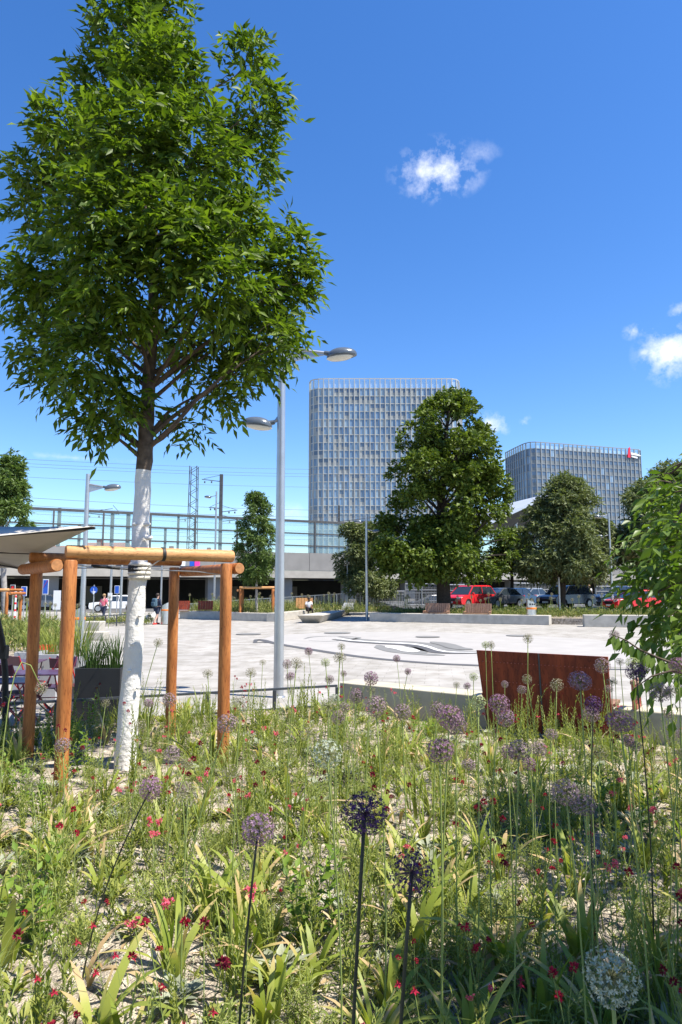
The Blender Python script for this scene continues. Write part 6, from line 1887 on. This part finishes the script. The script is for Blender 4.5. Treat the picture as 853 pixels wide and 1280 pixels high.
# ---- planting beyond the square
def wildbed(name, poly, zf, n, H, mt, seed, w=.03):
    r = np.random.default_rng(seed); rr = random.Random(seed)
    xs = [p[0] for p in poly]; ys = [p[1] for p in poly]; P = []
    def ins(x,y):
        c = False; k = len(poly)
        for i in range(k):
            (x1,y1),(x2,y2) = poly[i], poly[(i+1)%k]
            if (y1>y) != (y2>y) and x < (x2-x1)*(y-y1)/(y2-y1)+x1: c = not c
        return c
    while len(P) < n:
        x = rr.uniform(min(xs),max(xs)); y = rr.uniform(min(ys),max(ys))
        if ins(x,y): P.append((x,y,zf))
    P = np.array(P); h = H*(.35+.75*r.random(n)**1.3)*(.6+.5*np.sin(P[:,0]*1.7+P[:,1]*.9)**2); a = r.random(n)*6.283
    g = []
    for q in range(6):
        a = r.random(n)*6.283; s = .15+.8*r.random(n)
        P2 = P + np.stack([np.cos(a)*.08, np.sin(a)*.08, h*s*.8],1)
        g.append(leafgeo(P2, np.stack([np.cos(a)*.7,np.sin(a)*.7,.3+r.random(n)],1), np.array([0,-.4,1.])+r.normal(size=(n,3))*.4, .10+.12*r.random(n), w*(.8+.8*r.random(n))))
    D = np.stack([r.normal(size=n)*.12,r.normal(size=n)*.12,np.ones(n)],1); g.append(leafgeo(P,D,r.normal(size=(n,3)),h,.03))
    V, Fq = join(g)
    return struct(obj(name, npmesh(name, V, Fq, mt)), 'stuff')
wildbed('wild_planting', [(2.3,43.5),(11.8,39.1),(21,36.1),(30,35),(30,38.5),(11.8,42),(2.3,46)], .34, 2400, .72, MT['wild'], 1)
wildbed('wild_planting', [(3.5,44.8),(11.5,41),(24,38.5),(24,41),(11.5,44.5),(4.2,46.6)], .34, 1100, .85, MT['lime'], 2)
wildbed('wild_planting', [(-10.6,47.4),(-8.4,46.7),(-6.6,44.9),(-4.2,43.3),(-3,48),(-1,57),(-11,57)], .36, 2600, 1.0, MT['wild'], 3)
wildbed('wild_planting', [(-2.5,47.9),(-.8,57.5),(4,59),(4,55),(1,50)], .2, 900, 1.1, MT['wild'], 13)
wildbed('wild_planting', [(-23,17.3),(-7.1,17.3),(-9.5,24),(-11.4,27.5),(-13.4,32.8),(-23,32.8)], .25, 4200, .85, MT['wild'], 4, .035)
wildbed('wild_planting', [(-14.5,36.5),(-10.5,37.4),(-10.8,40),(-15,39.5)], .05, 500, .7, MT['wild'], 5)
# tall seed-head alliums standing along the far beds
def far_alliums(pts, label, grp, sc=1.0):
    pr = None
    for (x,y,z0,h) in pts:
        if pr is None:
            t = thing('allium', label, 'allium', (x,y,z0), 0, grp)
            m = MB(); m.tube((0,0,0),(0,0,1),.014,.012,5); o = m.build('stem', MT['stem'], t, world=False)
            hd_ = obj('flower_head', HEADS['grey'][0], t, (0,0,1)); pr = t
        else: t = copy_tree(pr); t.location = (x,y,z0)
        t.scale = (1,1,1)
        for ch in t.children:
            if ch.name.startswith('flower_head'): ch.location.z = h; ch.scale = (.085*sc,)*3
            else: ch.scale = (1,1,h)
rr = random.Random(21)
far_alliums([(rr.uniform(-11,-.5),rr.uniform(48,56),.36,rr.uniform(.9,1.35)) for _ in range(36)], 'tall allium seed head in the far planting before the ramp railing', 'alliums before the ramp railing', 1.2)
pts = []
for _ in range(34):
    s = rr.random(); pts.append((3+16*s+rr.uniform(-.5,.5), 45-7.6*s+rr.uniform(-.4,1.2), .34, rr.uniform(.9,1.35)))
far_alliums(pts, 'tall dark allium seed head in the planting behind the long seat wall', 'alliums behind the long seat wall', 1.2)
far_alliums([(rr.uniform(-17,-8.6),rr.uniform(20,31),.25,rr.uniform(1.0,1.5)) for _ in range(34)], 'pale allium ball in the wild planting beyond the terrace at left', 'alliums beyond the terrace')
